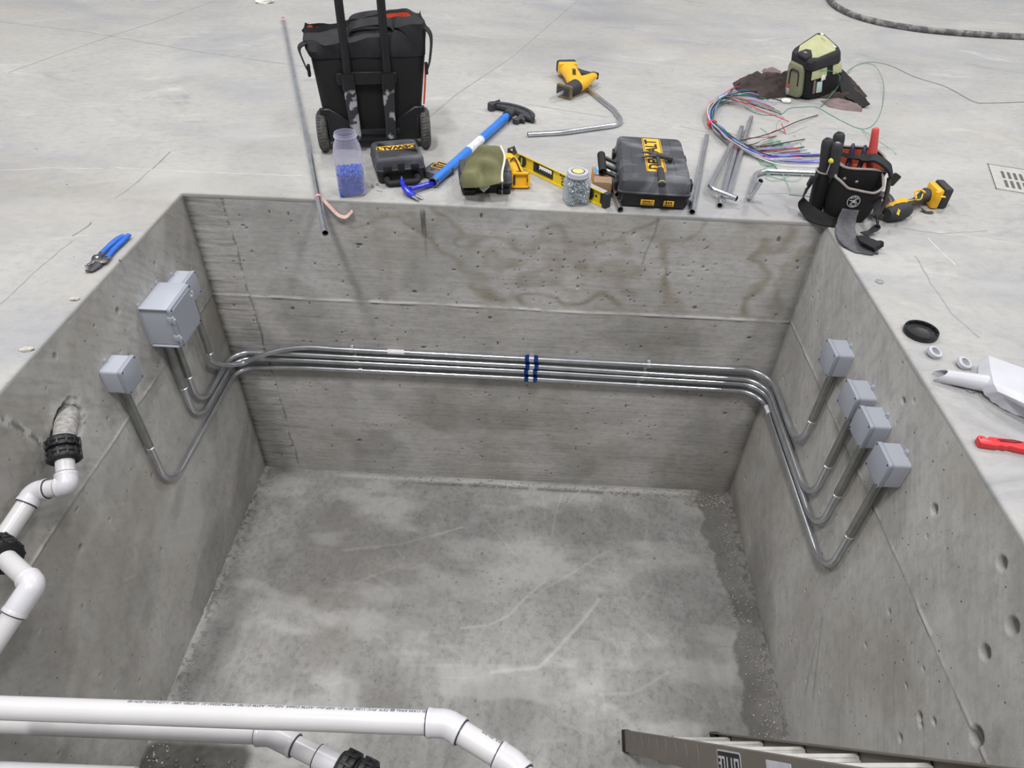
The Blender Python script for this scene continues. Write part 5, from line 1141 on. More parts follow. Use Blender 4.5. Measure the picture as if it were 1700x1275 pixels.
# crumpled white paper
def crumple(name, label, cat, c, s, m, seed):
    g = np.random.default_rng(seed); bm = bm_(); bmesh.ops.create_icosphere(bm, subdivisions=2, radius=1)
    for v in bm.verts: k = g.uniform(.65, 1.25); v.co = Vector((v.co.x * s[0] * k, v.co.y * s[1] * k, max(v.co.z, -.55) * s[2] * k + s[2] * .7))
    o = obj(name, bm, m, smooth=False); o.location = (c.x, c.y, 0); return tag(o, label, cat)
crumple('paper_scrap', 'small crumpled white scrap in front of the cooler bag', 'paper', G(1305, 170), (.028, .02, .012), M_WHITE, 3)
crumple('paper_scrap', 'white crumpled scrap at the top edge, left of the wheeled bag', 'paper', G(440, 4), (.07, .05, .02), M_WHITE, 4)

chipm = mat('broken_concrete', (196, 190, 180), .9, c2=(150, 146, 138), scale=60)
for (u_, v_, sx_, lb) in ((52, 583, .020, 'small broken concrete chip on left pit edge, nearest the camera'), (133, 499, .016, 'small broken concrete chip on left pit edge below the pliers')):
    crumple('concrete_chip', lb, 'concrete chip', G(u_ - 8, v_ - 2), (sx_, sx_ * .6, .004), chipm, int(u_))
# ---- bundle of coloured wires
WC = {'white': (222, 220, 222), 'red': (206, 60, 74), 'blue': (70, 84, 190), 'lilac': (160, 150, 214), 'green': (50, 140, 98), 'black': (44, 40, 44), 'brown': (110, 70, 74), 'grey': (170, 176, 190)}
WM = {k: mat('wire_' + k, v, .4, vary=.05) for k, v in WC.items()}
t = thing('wire_bundle', 'loop of many coloured wires tied with red at left, ends fanned open', 'wires', tuple(G(1181, 207)))
tieP = G(1181, 207, .020); wrnd = random.Random(4)
cols = ['lilac', 'white', 'blue', 'red', 'green', 'grey', 'lilac', 'green', 'white', 'blue', 'brown', 'grey', 'red', 'lilac', 'green', 'black']
up_ends = [(1240, 139), (1228, 151), (1268, 154), (1236, 159), (1258, 165), (1272, 170), (1262, 176), (1248, 178), (1296, 186), (1298, 190), (1310, 202), (1290, 172), (1232, 147), (1222, 159), (1256, 162), (1300, 168), (1280, 176), (1270, 184), (1244, 168), (1286, 180), (1252, 154), (1238, 172), (1264, 160), (1276, 166), (1226, 166), (1246, 150), (1288, 189), (1302, 195)]
dn_ends = [(1358, 191), (1336, 231), (1335, 244), (1328, 251), (1365, 257), (1365, 262), (1360, 266), (1372, 277), (1300, 240), (1288, 226), (1290, 240), (1320, 256), (1340, 260), (1366, 255), (1310, 250), (1362, 259), (1312, 236), (1280, 230), (1345, 254), (1326, 246), (1305, 246), (1352, 268), (1318, 242), (1296, 234), (1332, 262), (1366, 270), (1284, 236), (1340, 248)]
for i, ((ux, uy), (dx_, dy_)) in enumerate(zip(up_ends, dn_ends)):
    col_ = {0: 'black', 1: 'black', 2: 'black', 3: 'brown', 4: 'blue', 7: 'white', 8: 'green', 9: 'black', 10: 'red'}.get(i, cols[i % 16]); jz = lambda a: wrnd.uniform(-a, a); o2 = Vector((jz(.016), jz(.014), wrnd.uniform(0, .028)))
    lowf = (dy_ - 190) / 80
    P = [G(ux, uy, .006), G(ux * .62 + 1200 * .38, uy * .70 + 158 * .30 - 4 + jz(2), .016 + wrnd.uniform(0, .02)), G(1200 + jz(3), 167 + jz(3), .016) + o2, G(1184 + jz(2), 181 + jz(2), .016) + o2, G(1178 + jz(1.5), 195, .016) + o2, tieP + o2 * .6, G(1193 + jz(2), 222 + jz(2), .014) + o2,
         G(1216 + jz(2), 238 + 4 * lowf + jz(2), .014) + o2, G(1216 * .6 + dx_ * .4, 246 * .50 + (dy_ + 6) * .50 + 3 + jz(2), .010 + wrnd.uniform(0, .016)), G(1216 * .25 + dx_ * .75, 246 * .15 + dy_ * .85 + 3, .008 + wrnd.uniform(0, .01)), G(dx_, dy_, .006)]
    obj('wire', rings(bm_(), smooth_path(P, 6), .0024, 6), WM[col_], t, True)
bm = rings(bm_(), [tieP + Vector((.006, -.006, .004)), tieP + Vector((0, .006, .004))], .023, 14, flat=(1.1, .8)); obj('wire_tie', bm, WM['red'], t, True)
def loose(name, label, pts, m, r=.0016, z=None, cat='wire', n=8):
    P = smooth_path([G(*p) if len(p) == 3 else G(p[0], p[1], r) for p in pts], n); c = P[0].copy(); bm = rings(bm_(), P, r, 6); o = obj(name, bm, m); o.data.transform(Matrix.Translation(-c)); o.location = c; return tag(o, label, cat)
loose('loose_wire', 'red wire crossing the open loop of the coloured bundle', [(1186, 207, .02), (1205, 218), (1235, 228), (1265, 228), (1290, 226)], WM['red'])
loose('loose_wire', 'short curled red wire offcut above the fanned black wires', [(1280, 220), (1290, 216), (1300, 219), (1304, 222), (1300, 210), (1297, 205)], WM['red'])
gw = mat('green_wire', (64, 140, 104), .4, vary=.05); gw2 = mat('pale_green_wire', (130, 176, 152), .4, vary=.05)
loose('loose_wire', 'long thin green wire arching over cooler and running off right', [(1326, 122, .06), (1345, 119, .12), (1380, 118, .16), (1396, 128, .12), (1392, 142, .06), (1378, 160, .02), (1362, 178), (1385, 158), (1405, 125), (1425, 108, .03), (1450, 108, .03), (1466, 135, .02), (1465, 175), (1452, 205), (1430, 214), (1400, 202), (1378, 190), (1355, 178), (1330, 178), (1310, 180), (1295, 190), (1262, 190), (1236, 178)], gw)
loose('loose_wire', 'thin grey-green wire trailing across open floor to the right edge', [(1395, 130, .02), (1415, 112), (1440, 103), (1475, 108), (1520, 128), (1570, 144), (1615, 168), (1640, 171), (1702, 169)], mat('grey_green_wire', (112, 128, 118), .5))
loose('loose_wire', 'pale green wire from the cooler towards the tool pouch', [(1430, 214), (1445, 225, .02), (1455, 232, .03), (1475, 245), (1488, 256)], gw2)
tang = [(1262, 212), (1275, 222), (1285, 240), (1278, 252), (1262, 250), (1272, 238), (1292, 232), (1300, 248), (1286, 262), (1270, 262), (1262, 272), (1285, 276), (1280, 264), (1290, 245), (1310, 240), (1330, 238), (1325, 258), (1300, 268), (1275, 275), (1268, 285), (1290, 296), (1320, 300), (1332, 290), (1320, 285), (1300, 296), (1280, 300), (1272, 292), (1295, 286), (1305, 300), (1312, 316)]
loose('loose_wire', 'tangle of thin green wire left of the tool pouch', [(a, b, .002 + .012 * ((i * 7) % 5) / 5) for i, (a, b) in enumerate(tang)], gw2, .0013)
loose('loose_wire', 'green wire squiggle under fanned ends of the bundle', [(1256, 262), (1268, 272, .01), (1285, 276), (1275, 266, .012), (1290, 280), (1280, 270, .01), (1264, 264), (1278, 262), (1286, 272, .01), (1272, 276)], gw, .0016)
loose('loose_wire', 'thin green wire beneath the pouch strap near pit edge', [(1310, 323), (1330, 325), (1350, 326), (1368, 323)], gw, .0014)
loose('loose_wire', 'faint green wire between bundle ends and bent conduit', [(1300, 195), (1290, 205), (1292, 218), (1310, 222), (1330, 214), (1340, 210)], gw2, .0012)

# ---- long dusty hose at the top right
hp = smooth_path([G(1372, -14, .018), G(1382, 5, .018), G(1410, 22, .018), G(1455, 36, .018), G(1510, 46, .018), G(1560, 52, .018), G(1640, 58, .018), G(1725, 62, .018)], 10)
o = obj('rubber_hose', rings(bm_(), hp, .020, 14), M_HOSE); c = hp[0].copy(); o.data.transform(Matrix.Translation(-c)); o.location = c; tag(o, 'thick dusty black hose curving across the top right corner', 'hose')

# ---- floor drain
ga, gb, gc = G(1638, 272), G(1652, 314), G(1700, 277); ey_ = (ga - gb); hy = ey_.length; ey_.normalize(); ex_ = Vector((ey_.y, -ey_.x, 0)); wdt = .32
MD = Matrix(((ex_.x, ey_.x, 0, gb.x), (ex_.y, ey_.y, 0, gb.y), (0, 0, 1, 0), (0, 0, 0, 1)))
t = thing('floor_drain', 'square slotted drain cover set in the floor at right edge', 'drain cover', tuple(gb))
bm = bm_(); M_DR = mat('painted_grate', (178, 177, 172), .6, vary=.06)
prism(bm, rrect(wdt, hy, .006, cx=wdt / 2, cy=hy / 2), .002, MD, .0005, 1); obj('cover_plate', bm, M_DR, t, True)
bm = bm_()
for (a, b, w_, h_) in ((wdt / 2, .004, wdt, .003), (wdt / 2, hy - .004, wdt, .003), (.004, hy / 2, .003, hy), (wdt - .004, hy / 2, .003, hy)): box(bm, (a, b, .0022), (w_, h_, .0008), M=MD)
obj('cover_seam', bm, M_BORE, t, True)
ms_ = mat('slot_shadow', (92, 90, 88), .9)
for r_ in (0, 1):
    for k in range(10): bm = bm_(); prism(bm, rrect(.012, .078, .005, 3, .052 + k * .024, .078 + r_ * .10), .0008, MD @ mx((0, 0, .002))); obj('slot', bm, ms_, t, True)

# ---- blue handled pliers
t = thing('tongue_groove_pliers', 'blue-handled tongue-and-groove pliers on floor beside left pit edge', 'pliers', tuple(G(165, 440)))
a, b, c1_, c2_ = G(165, 430, .010), G(185, 422, .010), G(206, 391, .012), G(214, 390, .012)
m0, m1 = G(168, 421, .012), G(178, 428, .010)
bm = rings(bm_(), smooth_path([m0, G(185, 405, .013), G(198, 395, .013), c1_], 5), [.0085] * 5 + [.0095] * 6 + [.0085] * 5, 12, flat=(1.1, .8)); obj('handle', bm, M_BPL, t, True)
bm = rings(bm_(), smooth_path([m1, G(190, 413, .011), G(204, 400, .011), c2_], 5), [.0085] * 5 + [.0095] * 6 + [.0085] * 5, 12, flat=(1.1, .8)); obj('handle', bm, M_BPL, t, True)
bm = rings(bm_(), smooth_path([m0 + Vector((.004, .004, 0)), G(161, 428, .012), G(163, 436, .010), G(155, 446, .008), G(142, 450, .007)], 5), [.010] * 4 + [.017] * 6 + [.016] * 4 + [.012] * 4 + [.006] * 3, 12, flat=(1, .5), N0=(1, 0, 0)); obj('jaw', bm, M_DSTEEL, t, True)
bm = rings(bm_(), smooth_path([m1 + Vector((.004, .004, 0)), G(171, 434, .012), G(160, 432, .013), G(150, 438, .010), G(141, 442, .008)], 5), [.009] * 4 + [.014] * 6 + [.012] * 4 + [.009] * 4 + [.005] * 3, 12, flat=(1, .5), N0=(1, 0, 0)); obj('jaw', bm, mat('plier_steel', (112, 108, 108), .4, .7, vary=.15), t, True)
bm = bm_(); lathe(bm, [(.006, .0), (.006, .008), (.004, .010), (0, .010)], 14, Matrix.Translation(G(162, 430, .014))); obj('pivot_bolt', bm, M_RIM, t, True)

# ---- black lid, fittings, knockouts, shovel, knife
c = G(1527, 554, 0); t = thing('round_cap', 'round black plastic lid lying upturned beside right pit edge', 'lid', (c.x, c.y, 0))
bm = bm_(); lathe(bm, [(0, .004), (.044, .004), (.0455, .005), (.046, .017), (.0485, .018), (.0495, .016), (.050, .003), (.048, .001), (0, .001)], 48); lathe(bm, [(.030, .0035), (.031, .0056), (.033, .0056), (.034, .0035), (.030, .0035)], 40); obj('lid_shell', bm, M_BLK, t)
for k in range(14):
    a_ = 2 * PI * k / 14; bm = bm_(); box(bm, (.0445 * math.cos(a_), .0445 * math.sin(a_), .013), (.003, .010, .002), rot=(0, 0, a_)); obj('thread_lug', bm, M_BLK, t)
def locknut(label, u, v, tilt):
    c = G(u, v, 0); t = thing('conduit_connector', label, 'pipe fitting', (c.x, c.y, .0115)); t.rotation_euler = (tilt, .1, .5); t.scale = (1.25, 1.25, 1.1); bpy.context.view_layer.update()
    bm = bm_(); lathe(bm, [(.0105, -.006), (.0165, -.006), (.0170, -.004), (.0170, .004), (.0150, .006), (.0110, .006), (.0105, .004), (.0105, -.006)], 28); obj('fitting_body', bm, M_LGREY, t)
    bm = bm_(); lathe(bm, [(0, -.004), (.0105, -.004), (.0105, .003), (0, .003)], 20); obj('bore', bm, M_SLV, t)
locknut('small grey pipe fitting below the black lid', 1549, 590, 0.30); locknut('small grey pipe fitting behind the shovel handle', 1598, 608, 0.35)
for (u_, v_, lb) in ((1460, 468, 'thin shiny metal ring alone on floor by right pit corner'), (1611, 648, 'thin shiny metal ring just below the shovel handle')):
    c = G(u_, v_, 0); bm = bm_(); lathe(bm, [(.0095, .001), (.0150, .001), (.0155, .002), (.0150, .003), (.0095, .003)], 6 if u_ < 1500 else 8); lathe(bm, [(.0092, .0012), (.0100, .0036), (.0092, .0036)], 24)
    o = obj('locknut_ring', bm, M_RIM); o.location = (c.x, c.y, .0004); tag(o, lb, 'metal ring')
# shovel: flat blade with a fluted edge and rolled handle socket
t = thing('scoop', 'light grey plastic dustpan scoop lying face down, cut by right edge', 'scoop', tuple(G(1640, 620)))
hs0, hs1 = G(1550, 622, .012), G(1630, 636, .022); dd = (hs1 - hs0).normalized(); sdv = Vector((-dd.y, dd.x, 0)).normalized(); upv_ = dd.cross(sdv); upv_ = upv_ if upv_.z > 0 else -upv_
rows = []
for i in range(14):
    f = i / 13; p = hs0.lerp(hs1 + dd * .02, f); r0 = .0185 + .006 * f; lo = -.5 if f > .12 else -.5 + (.12 - f) * 12; row = []
    for k in range(13):
        a_ = -.45 + (PI + .9) * k / 12; row.append(p + sdv * r0 * math.cos(a_) + upv_ * r0 * math.sin(a_) + dd * (.030 * max(0, math.sin(a_)) * (1 - f * 3) if f < .33 else 0))
    rows.append(row)
obj('handle_socket', sheet(bm_(), rows, .0022), M_SHOV, t, True)
gx = [[(1626, 597, .030), (1641, 591, .050), (1700, 612, .055), (1790, 645, .055)], [(1624, 618, .026), (1644, 612, .052), (1700, 632, .058), (1790, 665, .058)], [(1626, 640, .020), (1650, 638, .050), (1700, 655, .058), (1790, 690, .058)], [(1634, 654, .012), (1657, 650, .046), (1700, 670, .054), (1785, 706, .054)], [(1648, 668, .004), (1668, 660, .038), (1702, 676, .046), (1780, 714, .046)], [(1672, 683, .0015), (1688, 671, .030), (1706, 681, .038), (1776, 720, .038)], [(1702, 695, .0015), (1712, 684, .024), (1724, 690, .028), (1772, 728, .028)]]
CP = [[G(*q) for q in r] for r in gx]
def dens(row, n): return [a.lerp(b, q / n) for a, b in zip(row[:-1], row[1:]) for q in range(n)] + [row[-1]]
rr = [dens(r, 5) for r in CP]; gr_ = [list(x) for x in zip(*[dens(list(c_), 8) for c_ in zip(*rr)])]; gr_ = [list(x) for x in zip(*gr_)]
if len(gr_) < len(gr_[0]): gr_ = [list(x) for x in zip(*gr_)]
for i, c_ in enumerate(gr_):
    for j, p in enumerate(c_):
        if j < 5: p.z += .0022 * (1 if (i // 3) % 2 else 0) * (1 - j / 5)
obj('pan', sheet(bm_(), gr_, .0025), M_SHOV, t, True)
t = thing('utility_knife', 'red folding utility knife on the floor, cut by right edge', 'knife', tuple(G(1660, 738)))
k0, k1 = G(1622, 735, .008), G(1705, 743, .008); L = (k1 - k0).length; MK = Matrix.Translation((k0.x, k0.y, 0)) @ Matrix.Rotation(math.atan2(k1.y - k0.y, k1.x - k0.x), 4, 'Z')
bm = bm_(); prism(bm, [(x_, y_ * 1.25) for x_, y_ in [(0, -.008), (.004, -.010), (.040, -.012), (.050, -.009), (.060, -.012), (.072, -.009), (.085, -.013), (.105, -.016), (L + .01, -.014), (L + .01, .006), (.100, .010), (.040, .013), (.030, .013), (.026, .008), (.021, .008), (.020, .013), (.006, .014), (0, .009)]], .018, MK @ mx((0, 0, .001)), .002, 2); obj('knife_body', bm, M_RED, t, True)
bm = rings(bm_(), [MK @ Vector(p) for p in ((.048, .006, .0205), (.085, .009, .021), (.106, .004, .0205), (.085, .001, .021), (.052, .002, .0205))], .001, 8); obj('wire_clip', bm, M_SCREW, t, True)
bm = bm_(); lathe(bm, [(.002, .0), (.002, .0198), (0, .0198)], 12, MK @ mx((.008, .007, 0))); obj('pivot_pin', bm, M_SCREW, t, True)
bm = bm_(); box(bm, (L - .002, -.004, .010), (.022, .012, .010), bev=.002, M=MK); obj('blade_end', bm, M_SCREW, t, True)
# few loose bits by the blue hammer
c = G(622, 311, 0)
for i, (u_, v_, lb) in enumerate(((619, 311, 'tiny zinc anchor standing left of the blue hammer'), (626, 308, 'tiny zinc anchor behind its twin, left of blue hammer'))):
    c = G(u_, v_, 0); bm = bm_(); lathe(bm, [(.004, 0), (.005, .004), (.003, .009), (.005, .013), (.0015, .018), (0, .020)], 10); o = obj('wall_anchor', bm, M_EMTD); o.location = (c.x, c.y, 0); tag(o, lb, 'fixing')
a, b = G(625, 316, .002), G(634, 318, .002); bm = cyl(bm_(), a, b, .0012, n=8); cyl(bm, b, b + (b - a).normalized() * .002, .003, n=10); o = obj('screw', bm, M_RIM); tag(o, 'single short screw lying in front of the zinc anchors', 'fixing')

# ---- electrician's pouch
pc = Vector((2.600, .105, 0)); t = thing('tool_pouch', 'black electrician tool pouch with orange lining and grey binding', 'tool pouch', tuple(pc), -.05)
bm = bm_(); loft(bm, [(.004, .15, .11, .03, 0, .02), (.02, .175, .125, .04, 0, .02), (.08, .195, .135, .05, 0, .02), (.15, .205, .135, .05, 0, .025), (.190, .215, .140, .05, 0, .03)], 7, True, False); 
rim = lambda z_, s_, dy: [(x * s_, .03 + y * s_ + dy, z_ + .016 * (y / .07) - .10 * x + .005 * math.sin(x * 30)) for x, y in drr(.212, .138, .045, 64)]
loft(bm, [rim(.192, 1.0, 0), rim(.205, 1.0, 0), rim(.203, .96, 0), rim(.17, .95, 0)], 7, False, False)
obj('main_pocket', bm, M_FABD, t)
obj('rim_binding', rings(bm_(), [Vector(p) for p in rim(.206, .995, 0)], .0045, 8, closed=True), M_TRIM, t, label='grey binding')
bm = bm_(); loft(bm, [rim(.197, .950, 0), rim(.14, .90, 0)], 7, False, True); obj('lining', bm, mat('dull_orange_lining', (176, 84, 52), .8, vary=.2, scale=30), t, label='orange lining')
fr = lambda z_, s_: [(x * s_ - .012, -.060 + y * s_, z_) for x, y in drr(.180, .085, .035, 64)]
def frim(s_, dz=0):
    out = []
    for x, y in drr(.184, .090, .036, 64):
        zf = .132 + dz + (.040 * sstep(-.02, .045, y)) + .030 * sstep(.035, .095, -x) * 1.0 + .018 * sstep(.05, .095, x) - .006 * math.sin(x * 26); out.append((x * s_ - .012, -.060 + y * s_, float(zf)))
    return out
bm = bm_(); loft(bm, [fr(.004, .80), fr(.03, .92), fr(.075, 1.0), fr(.115, 1.02), frim(1.0), frim(.95, -.002), frim(.93, -.05)], 8, True, True); obj('front_pocket', bm, M_FABD, t)
obj('pocket_binding', rings(bm_(), [Vector(p) for p in frim(.99, .002)], .0048, 8, closed=True), M_TRIM, t, label='grey binding')
# round emblem on the front pocket: ring, lettering and a climbing figure
ME = mx((-.020, -.1075, .092), (PI / 2 - .02, 0, 0)); M_EMB = mat('emblem_grey', (196, 196, 196), .6)
bm = bm_(); lathe(bm, [(.0215, 0), (.0235, 0), (.0235, .0012), (.0215, .0012), (.0215, 0)], 36, ME)
for k, ch in enumerate('KLEIN'): a_ = PI / 2 + (2 - k) * .36; text(bm, ch, .0085, ME @ mx((.0165 * math.cos(a_), .0165 * math.sin(a_), .0008), (0, 0, a_ - PI / 2)), .0003, .0003)
for k, ch in enumerate('TOOLS'): a_ = -PI / 2 + (k - 2) * .34; text(bm, ch, .0075, ME @ mx((.0165 * math.cos(a_), .0165 * math.sin(a_), .0008), (0, 0, a_ + PI / 2)), .0003, .0003)
for a_, b_, w_ in (((-.016, .004), (.002, .002), .003), ((.002, .006), (-.008, -.010), .004), ((-.002, .004), (.008, .010), .003), ((-.004, -.002), (.016, -.006), .0035), ((.0, .002), (.010, .002), .003)):
    p, q = Vector((*a_, .0008)), Vector((*b_, .0008)); strap(bm, [ME @ p, ME @ q], w_, .0008, (0, 0, 1), sm=False)
obj('emblem', bm, M_EMB, t, smooth=False, label='round pale line emblem')
for x, r_ in ((-.055, .006), (-.008, .008)): bm = bm_(); lathe(bm, [(0, .003), (r_ * .5, .003), (r_, .0), (r_ * 1.3, 0)], 18, mx((x, -.053 + .011, .150 if x < -.03 else .140), (PI / 2, 0, 0))); obj('rivet', bm, M_RIM if x > -.03 else M_TRIM, t)
# side tube pocket
bm = bm_(); loft(bm, [(.010, .05, .055, .02, -.118, -.02), (.10, .062, .06, .024, -.122, -.02), (.165, .066, .062, .026, -.125, -.018), (.165, .058, .054, .022, -.125, -.018), (.12, .05, .05, .02, -.125, -.018)], 5, True, True); obj('side_pocket', bm, M_FABD, t)
obj('side_binding', rings(bm_(), [(x, y, .166) for x, y in rrect(.064, .060, .024, 5, -.125, -.018)], .0035, 8, closed=True), M_TRIM, t)
# belt and leather flap
obj('belt_strap', strap(bm_(), [(-.150, -.03, .165), (-.170, -.05, .135), (-.185, -.05, .09), (-.185, -.06, .05), (-.14, -.09, .018), (-.08, -.115, .012), (-.02, -.125, .010)], [.014, .020, .036, .055, .065, .065, .05], .004, [(0, 1, .1), (.2, 1, .1), (.3, .6, .8), (.3, .9, .6), (.3, .9, .5), (.2, 1, .3), (.2, 1, .1)]), M_FABD, t)
obj('buckle', box(bm_(), (-.178, -.05, .135), (.014, .024, .04), (0, .2, 0), .004), M_BLK, t)
tongue = [pc + Vector((-.015, -.085, .06)), G(1404, 372, .030), G(1405, 388, .014), G(1414, 404, .006), G(1432, 413, .006), G(1456, 414, .010)]
obj('leather_flap', strap(bm_(), tongue, [.060, .065, .075, .085, .088, .080, .065, .045], .006, [(1, .1, 0), (1, .1, 0), (1, .3, 0), (.8, .8, 0), (.4, 1, .1), (.1, 1, .3)]), mat('grey_worn_leather', (62, 62, 66), .6, c2=(98, 98, 102), scale=14, bump=.2), t, True, label='worn grey leather flap')
obj('flap_fold', strap(bm_(), [G(1430, 392, .020), G(1440, 400, .030), G(1456, 408, .026), G(1458, 414, .008)], [.04, .055, .05, .04], .005, (1, .5, 0)), M_FABD, t, True)
obj('web_loop', strap(bm_(), [pc + Vector((.075, -.075, .10)), G(1455, 362, .06), G(1458, 374, .03), G(1446, 384, .018), G(1432, 388, .014)], .026, .003, [(0, 1, .1), (.1, .9, .4), (.2, .8, .6), (.5, 1, 0), (.5, 1, 0)]), M_FAB, t, True)
# strap draped over the back, with buckle at the right
obj('draped_strap', strap(bm_(), [(-.105, .0, .232), (-.05, .01, .218), (.01, .01, .212), (.04, -.02, .225), (.085, -.04, .205), (.108, -.045, .170)], [.014, .016, .034, .042, .042, .034], .010, [(0, .4, 1), (0, .4, 1), (0, 1, .3), (.3, 1, .2), (.4, 1, .3), (.4, 1, .2)]), M_FAB, t)
bm = bm_(); box(bm, (.128, -.03, .155), (.035, .012, .045), (0, .5, .2), .005); obj('buckle', bm, M_BLK, t)
obj('key_cord', rings(bm_(), smooth_path([(.105, -.04, .165), (.110, -.055, .12), (.112, -.065, .08), (.108, -.075, .05)], 5), .008, 8), mat('dark_chain', (70, 66, 62), .5, .4, vary=.5, scale=200), t)
# tools standing in the pouch: things of their own
def stick(name, label, cat, p0, p1, r0, r1, m, n=14, rd=True, extra=None):
    p0, p1 = Vector(p0), Vector(p1); d = (p1 - p0); L = d.length; d.normalize(); P = [p0, p0 + d * L * .3, p0 + d * L * .8, p0 + d * (L - r1 * .5), p0 + d * (L - r1 * .12), p1]; R = [r0, r0 * 1.02, r1, r1 * .95, r1 * .72, r1 * .4] if rd else [r0, r0, r1, r1, r1, r1]
    tt = thing(name, label, cat, tuple(p0)); obj('handle', rings(bm_(), P, R, n), m, tt, True); return tt
for (u_, v_, y_, zlo, lb, r_) in ((1375, 230, .095, .17, 'dark grip standing leftmost in the pouch side tube', .0215), (1394, 220, .135, .20, 'tallest dark grip behind the two others in side tube', .0215), (1391, 237, .065, .17, 'dark grip with bright end, nearest of the three grips', .0200)):
    tp = BY(u_, v_, y_); tt = stick('nut_driver', lb, 'driver', (tp.x + .020, tp.y - .008, tp.z - .125), tuple(tp), r_ * .85, r_, M_GRIP)
    bm = rings(bm_(), [tp - Vector((0, 0, .001)), tp + Vector((0, 0, .0012))], r_ * .45, 12); obj('handle_end', bm, M_RIM if 'bright' in lb else M_BLK, tt, True)
    bm = cyl(bm_(), (tp.x + .020, tp.y - .008, tp.z - .12), (tp.x + .022, pc.y - .018, .09), .009, n=10); obj('shaft', bm, M_DSTEEL, tt, True)
tp = BY(1380, 267, .055); tt = thing('screwdriver', 'screwdriver with clear yellow-green handle hanging on the side tube', 'screwdriver', tuple(tp)); bm = bm_(); sphere(bm, tp, .011); obj('handle', bm, mat('clear_yellow_plastic', (206, 206, 60), .2, coat=.5), tt, True); bm = cyl(bm_(), tp, tp + Vector((-.003, -.004, -.045)), .0028, n=8); obj('shaft', bm, M_RIM, tt, True)
tp = BY(1454, 212, .15); stick('hand_tool', 'red handled tool standing upright in the pouch', 'tool', (tp.x + .026, tp.y - .022, .17), tuple(tp), .0165, .0135, M_REDG)
tt = thing('pliers', 'pair of dark navy plier handles rising from the orange-lined pocket', 'pliers', (2.60, .12, .155))
for (u_, v_) in ((1417, 238), (1437, 241)):
    tp = BY(u_, v_, .16); b0 = Vector((tp.x - .016, tp.y - .045, .155)); obj('handle', rings(bm_(), smooth_path([b0, b0.lerp(tp, .5) + Vector((.004, 0, 0)), tp], 5), [.009] * 9 + [.007, .004], 12), M_NAVY, tt, True)
j0 = Vector((2.585, .105, .13)); obj('jaw', rings(bm_(), [Vector((2.57, .115, .16)), j0], [.012, .005], 10), M_DSTEEL, tt, True)
cp_ = G(1450, 250, 0); cc = Vector((2.690, .255, 0)); tt = thing('black_cup', 'black round cup standing behind the tool pouch', 'cup', tuple(cc)); bm = bm_(); lathe(bm, [(0, .002), (.030, .002), (.036, .16), (.041, .185), (.041, .190), (.037, .190), (.033, .16), (.0, .15)], 30); obj('cup_shell', bm, M_BLK, tt)
# tape rolls
def tape(name, label, c, R_, r_, h, rot, m):
    tt = thing(name, label, 'tape roll', tuple(c)); M = Matrix.Translation(c) @ Euler(rot).to_matrix().to_4x4(); bm = bm_(); lathe(bm, [(r_, -h / 2), (R_, -h / 2), (R_, h / 2), (r_, h / 2), (r_, -h / 2)], 36, M); obj('tape', bm, m, tt, True, sharp=30)
    bm = bm_(); lathe(bm, [(r_ * .88, -h / 2), (r_, -h / 2), (r_, h / 2), (r_ * .88, h / 2), (r_ * .88, -h / 2)], 30, M); obj('tape_core', bm, M_TRIM, tt, True)
tape('tape_roll', 'black tape roll hanging at right side of the pouch', G(1468, 335, .055), .040, .023, .022, (.5, .25, 0), mat('black_tape', (44, 45, 48), .45))
tape('tape_roll', 'brown tape roll under the black one, right of pouch', G(1469, 350, .028), .038, .022, .020, (.45, .2, 0), mat('brown_tape', (104, 92, 88), .4))
tape('tape_roll', 'thin white and red tape roll leaning against the drill', G(1480, 349, .030), .030, .018, .012, (.3, 1.1, 0), mat('white_red_tape', (226, 206, 204), .5, c2=(196, 90, 88), scale=60))

# ---- impact driver lying on its side
e0, e1, e2, e3, e4 = G(1478, 358, .034), G(1503, 342, .036), G(1516, 336, .030), G(1530, 328, .032), G(1555, 325, .042)
t = thing('impact_driver', 'yellow and black cordless driver lying on its side right of pouch', 'power tool', (e3.x, e3.y, 0))
hd_ = G(1504, 334, .034); hb = G(1482, 359, .030)
bm = rings(bm_(), smooth_path([G(1509, 347, .034), G(1498, 350, .034), G(1484, 353, .034), G(1472, 356, .034)], 3), [.020, .026, .031, .033, .033, .033, .032, .030, .026, .022], 18, flat=(.95, 1.0)); obj('motor_housing', bm, M_GRIP, t, True)
bm = rings(bm_(), [G(1500, 334, .040), G(1490, 342, .042), G(1480, 350, .044)], [.016, .024, .022], 14, flat=(1.2, .9)); obj('yellow_shell', bm, M_YEL, t, True)
bm = rings(bm_(), smooth_path([G(1498, 341, .036), e2, e3, G(1540, 324, .036)], 4), [.019, .018, .0165, .0165, .016, .016, .017, .018, .020, .023, .027, .031, .033], 16, flat=(1.1, .85)); obj('grip', bm, M_GRIP, t, True)
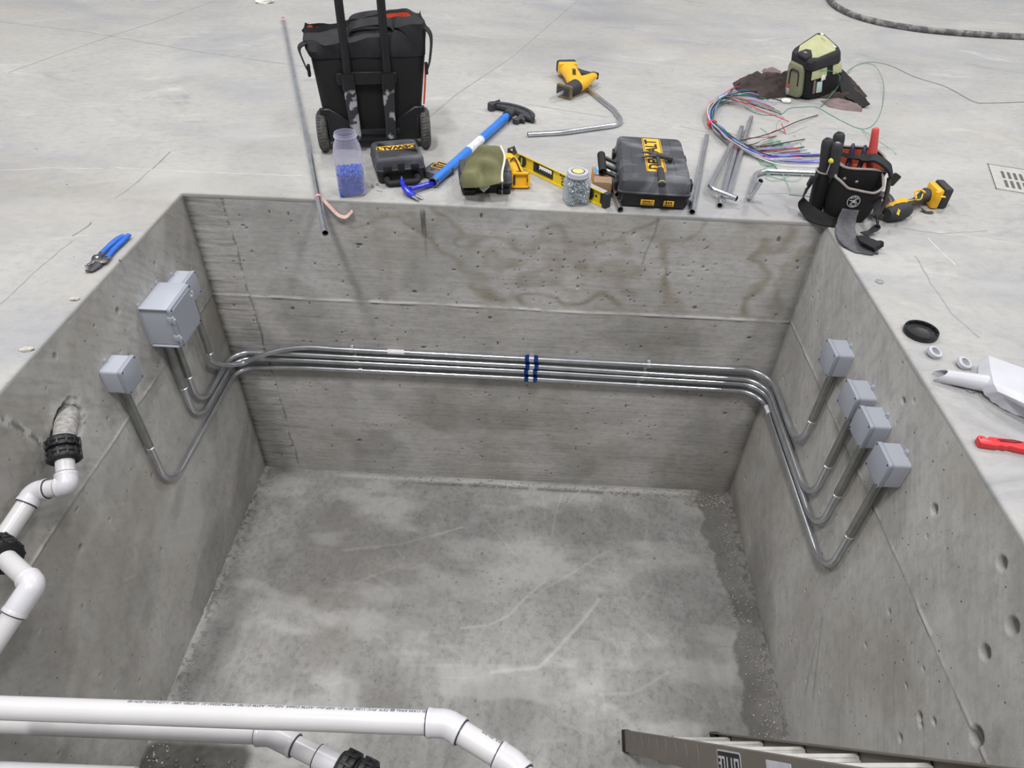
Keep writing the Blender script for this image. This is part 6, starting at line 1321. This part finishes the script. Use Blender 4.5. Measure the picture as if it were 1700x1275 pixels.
bm = rings(bm_(), smooth_path([G(1502, 335, .052), G(1516, 332, .046), G(1528, 331, .048), G(1532, 322, .056)], 4), .0022, 6); obj('grip_stripe', bm, M_YELL, t, True)
ang = math.atan2((e4 - e3).y, (e4 - e3).x)
bm = bm_(); box(bm, G(1549, 324, .042), (.030, .088, .078), (0, 0, ang), .008); obj('battery_plate', bm, M_YEL, t, True)
bm = bm_(); box(bm, G(1562, 322, .043), (.034, .096, .084), (0, 0, ang), .008); bt = obj('battery', bm, M_GRIP, t, True)
for dy in (-.02, .02): bm = bm_(); box(bm, G(1562, 322, .087) + Vector((0, dy, -.002)), (.02, .012, .003), (0, 0, ang), .001); obj('battery_clip', bm, M_YEL, t, True)
bm = rings(bm_(), fillet([G(1521, 330, .055), G(1519, 318, .062), G(1530, 315, .060), G(1536, 320, .058)], .012, 4), .004, 8); obj('trigger_guard', bm, M_YEL, t, True)
bm = strap(bm_(), [G(1530, 346, .010), G(1538, 352, .004), G(1549, 352, .006)], .018, .0015, (.3, 1, 0)); obj('belt_hook', bm, M_DSTEEL, t, True)
bm = bm_(); text(bm, 'DEWALT', .013, Matrix.Translation(G(1492, 352, .068)) @ mx((0, 0, 0), (.3, 0, 1.1)), .0004, .0005); obj('tool_lettering', bm, M_YELL, t, True, smooth=False)

# groups for the repeats
for pre, grp in (('steel_conduit', 'long steel conduits'), ('white_pipe_run', 'white pipe runs'), ('wall_coupling', 'black wall couplings'), ('straight_conduit', 'straight conduit offcuts beside the large case'), ('conduit_offcut', 'short conduit offcuts round the large case'),
                 ('bent_conduit', 'bent conduit pieces'), ('tool_case', 'black hard tool cases'), ('plastic_jar', 'clear plastic jars'), ('loose_wire', 'loose thin wires'), ('paper_scrap', 'crumpled white scraps'), ('conduit_connector', 'grey pipe fittings on the floor'),
                 ('locknut_ring', 'thin metal rings on the floor'), ('wall_anchor', 'tiny zinc anchors'), ('nut_driver', 'dark grips in the side tube'), ('tape_roll', 'tape rolls beside the pouch')):
    for o in bpy.data.objects:
        if o.parent is None and o.name.split('.')[0] == pre: o['group'] = grp
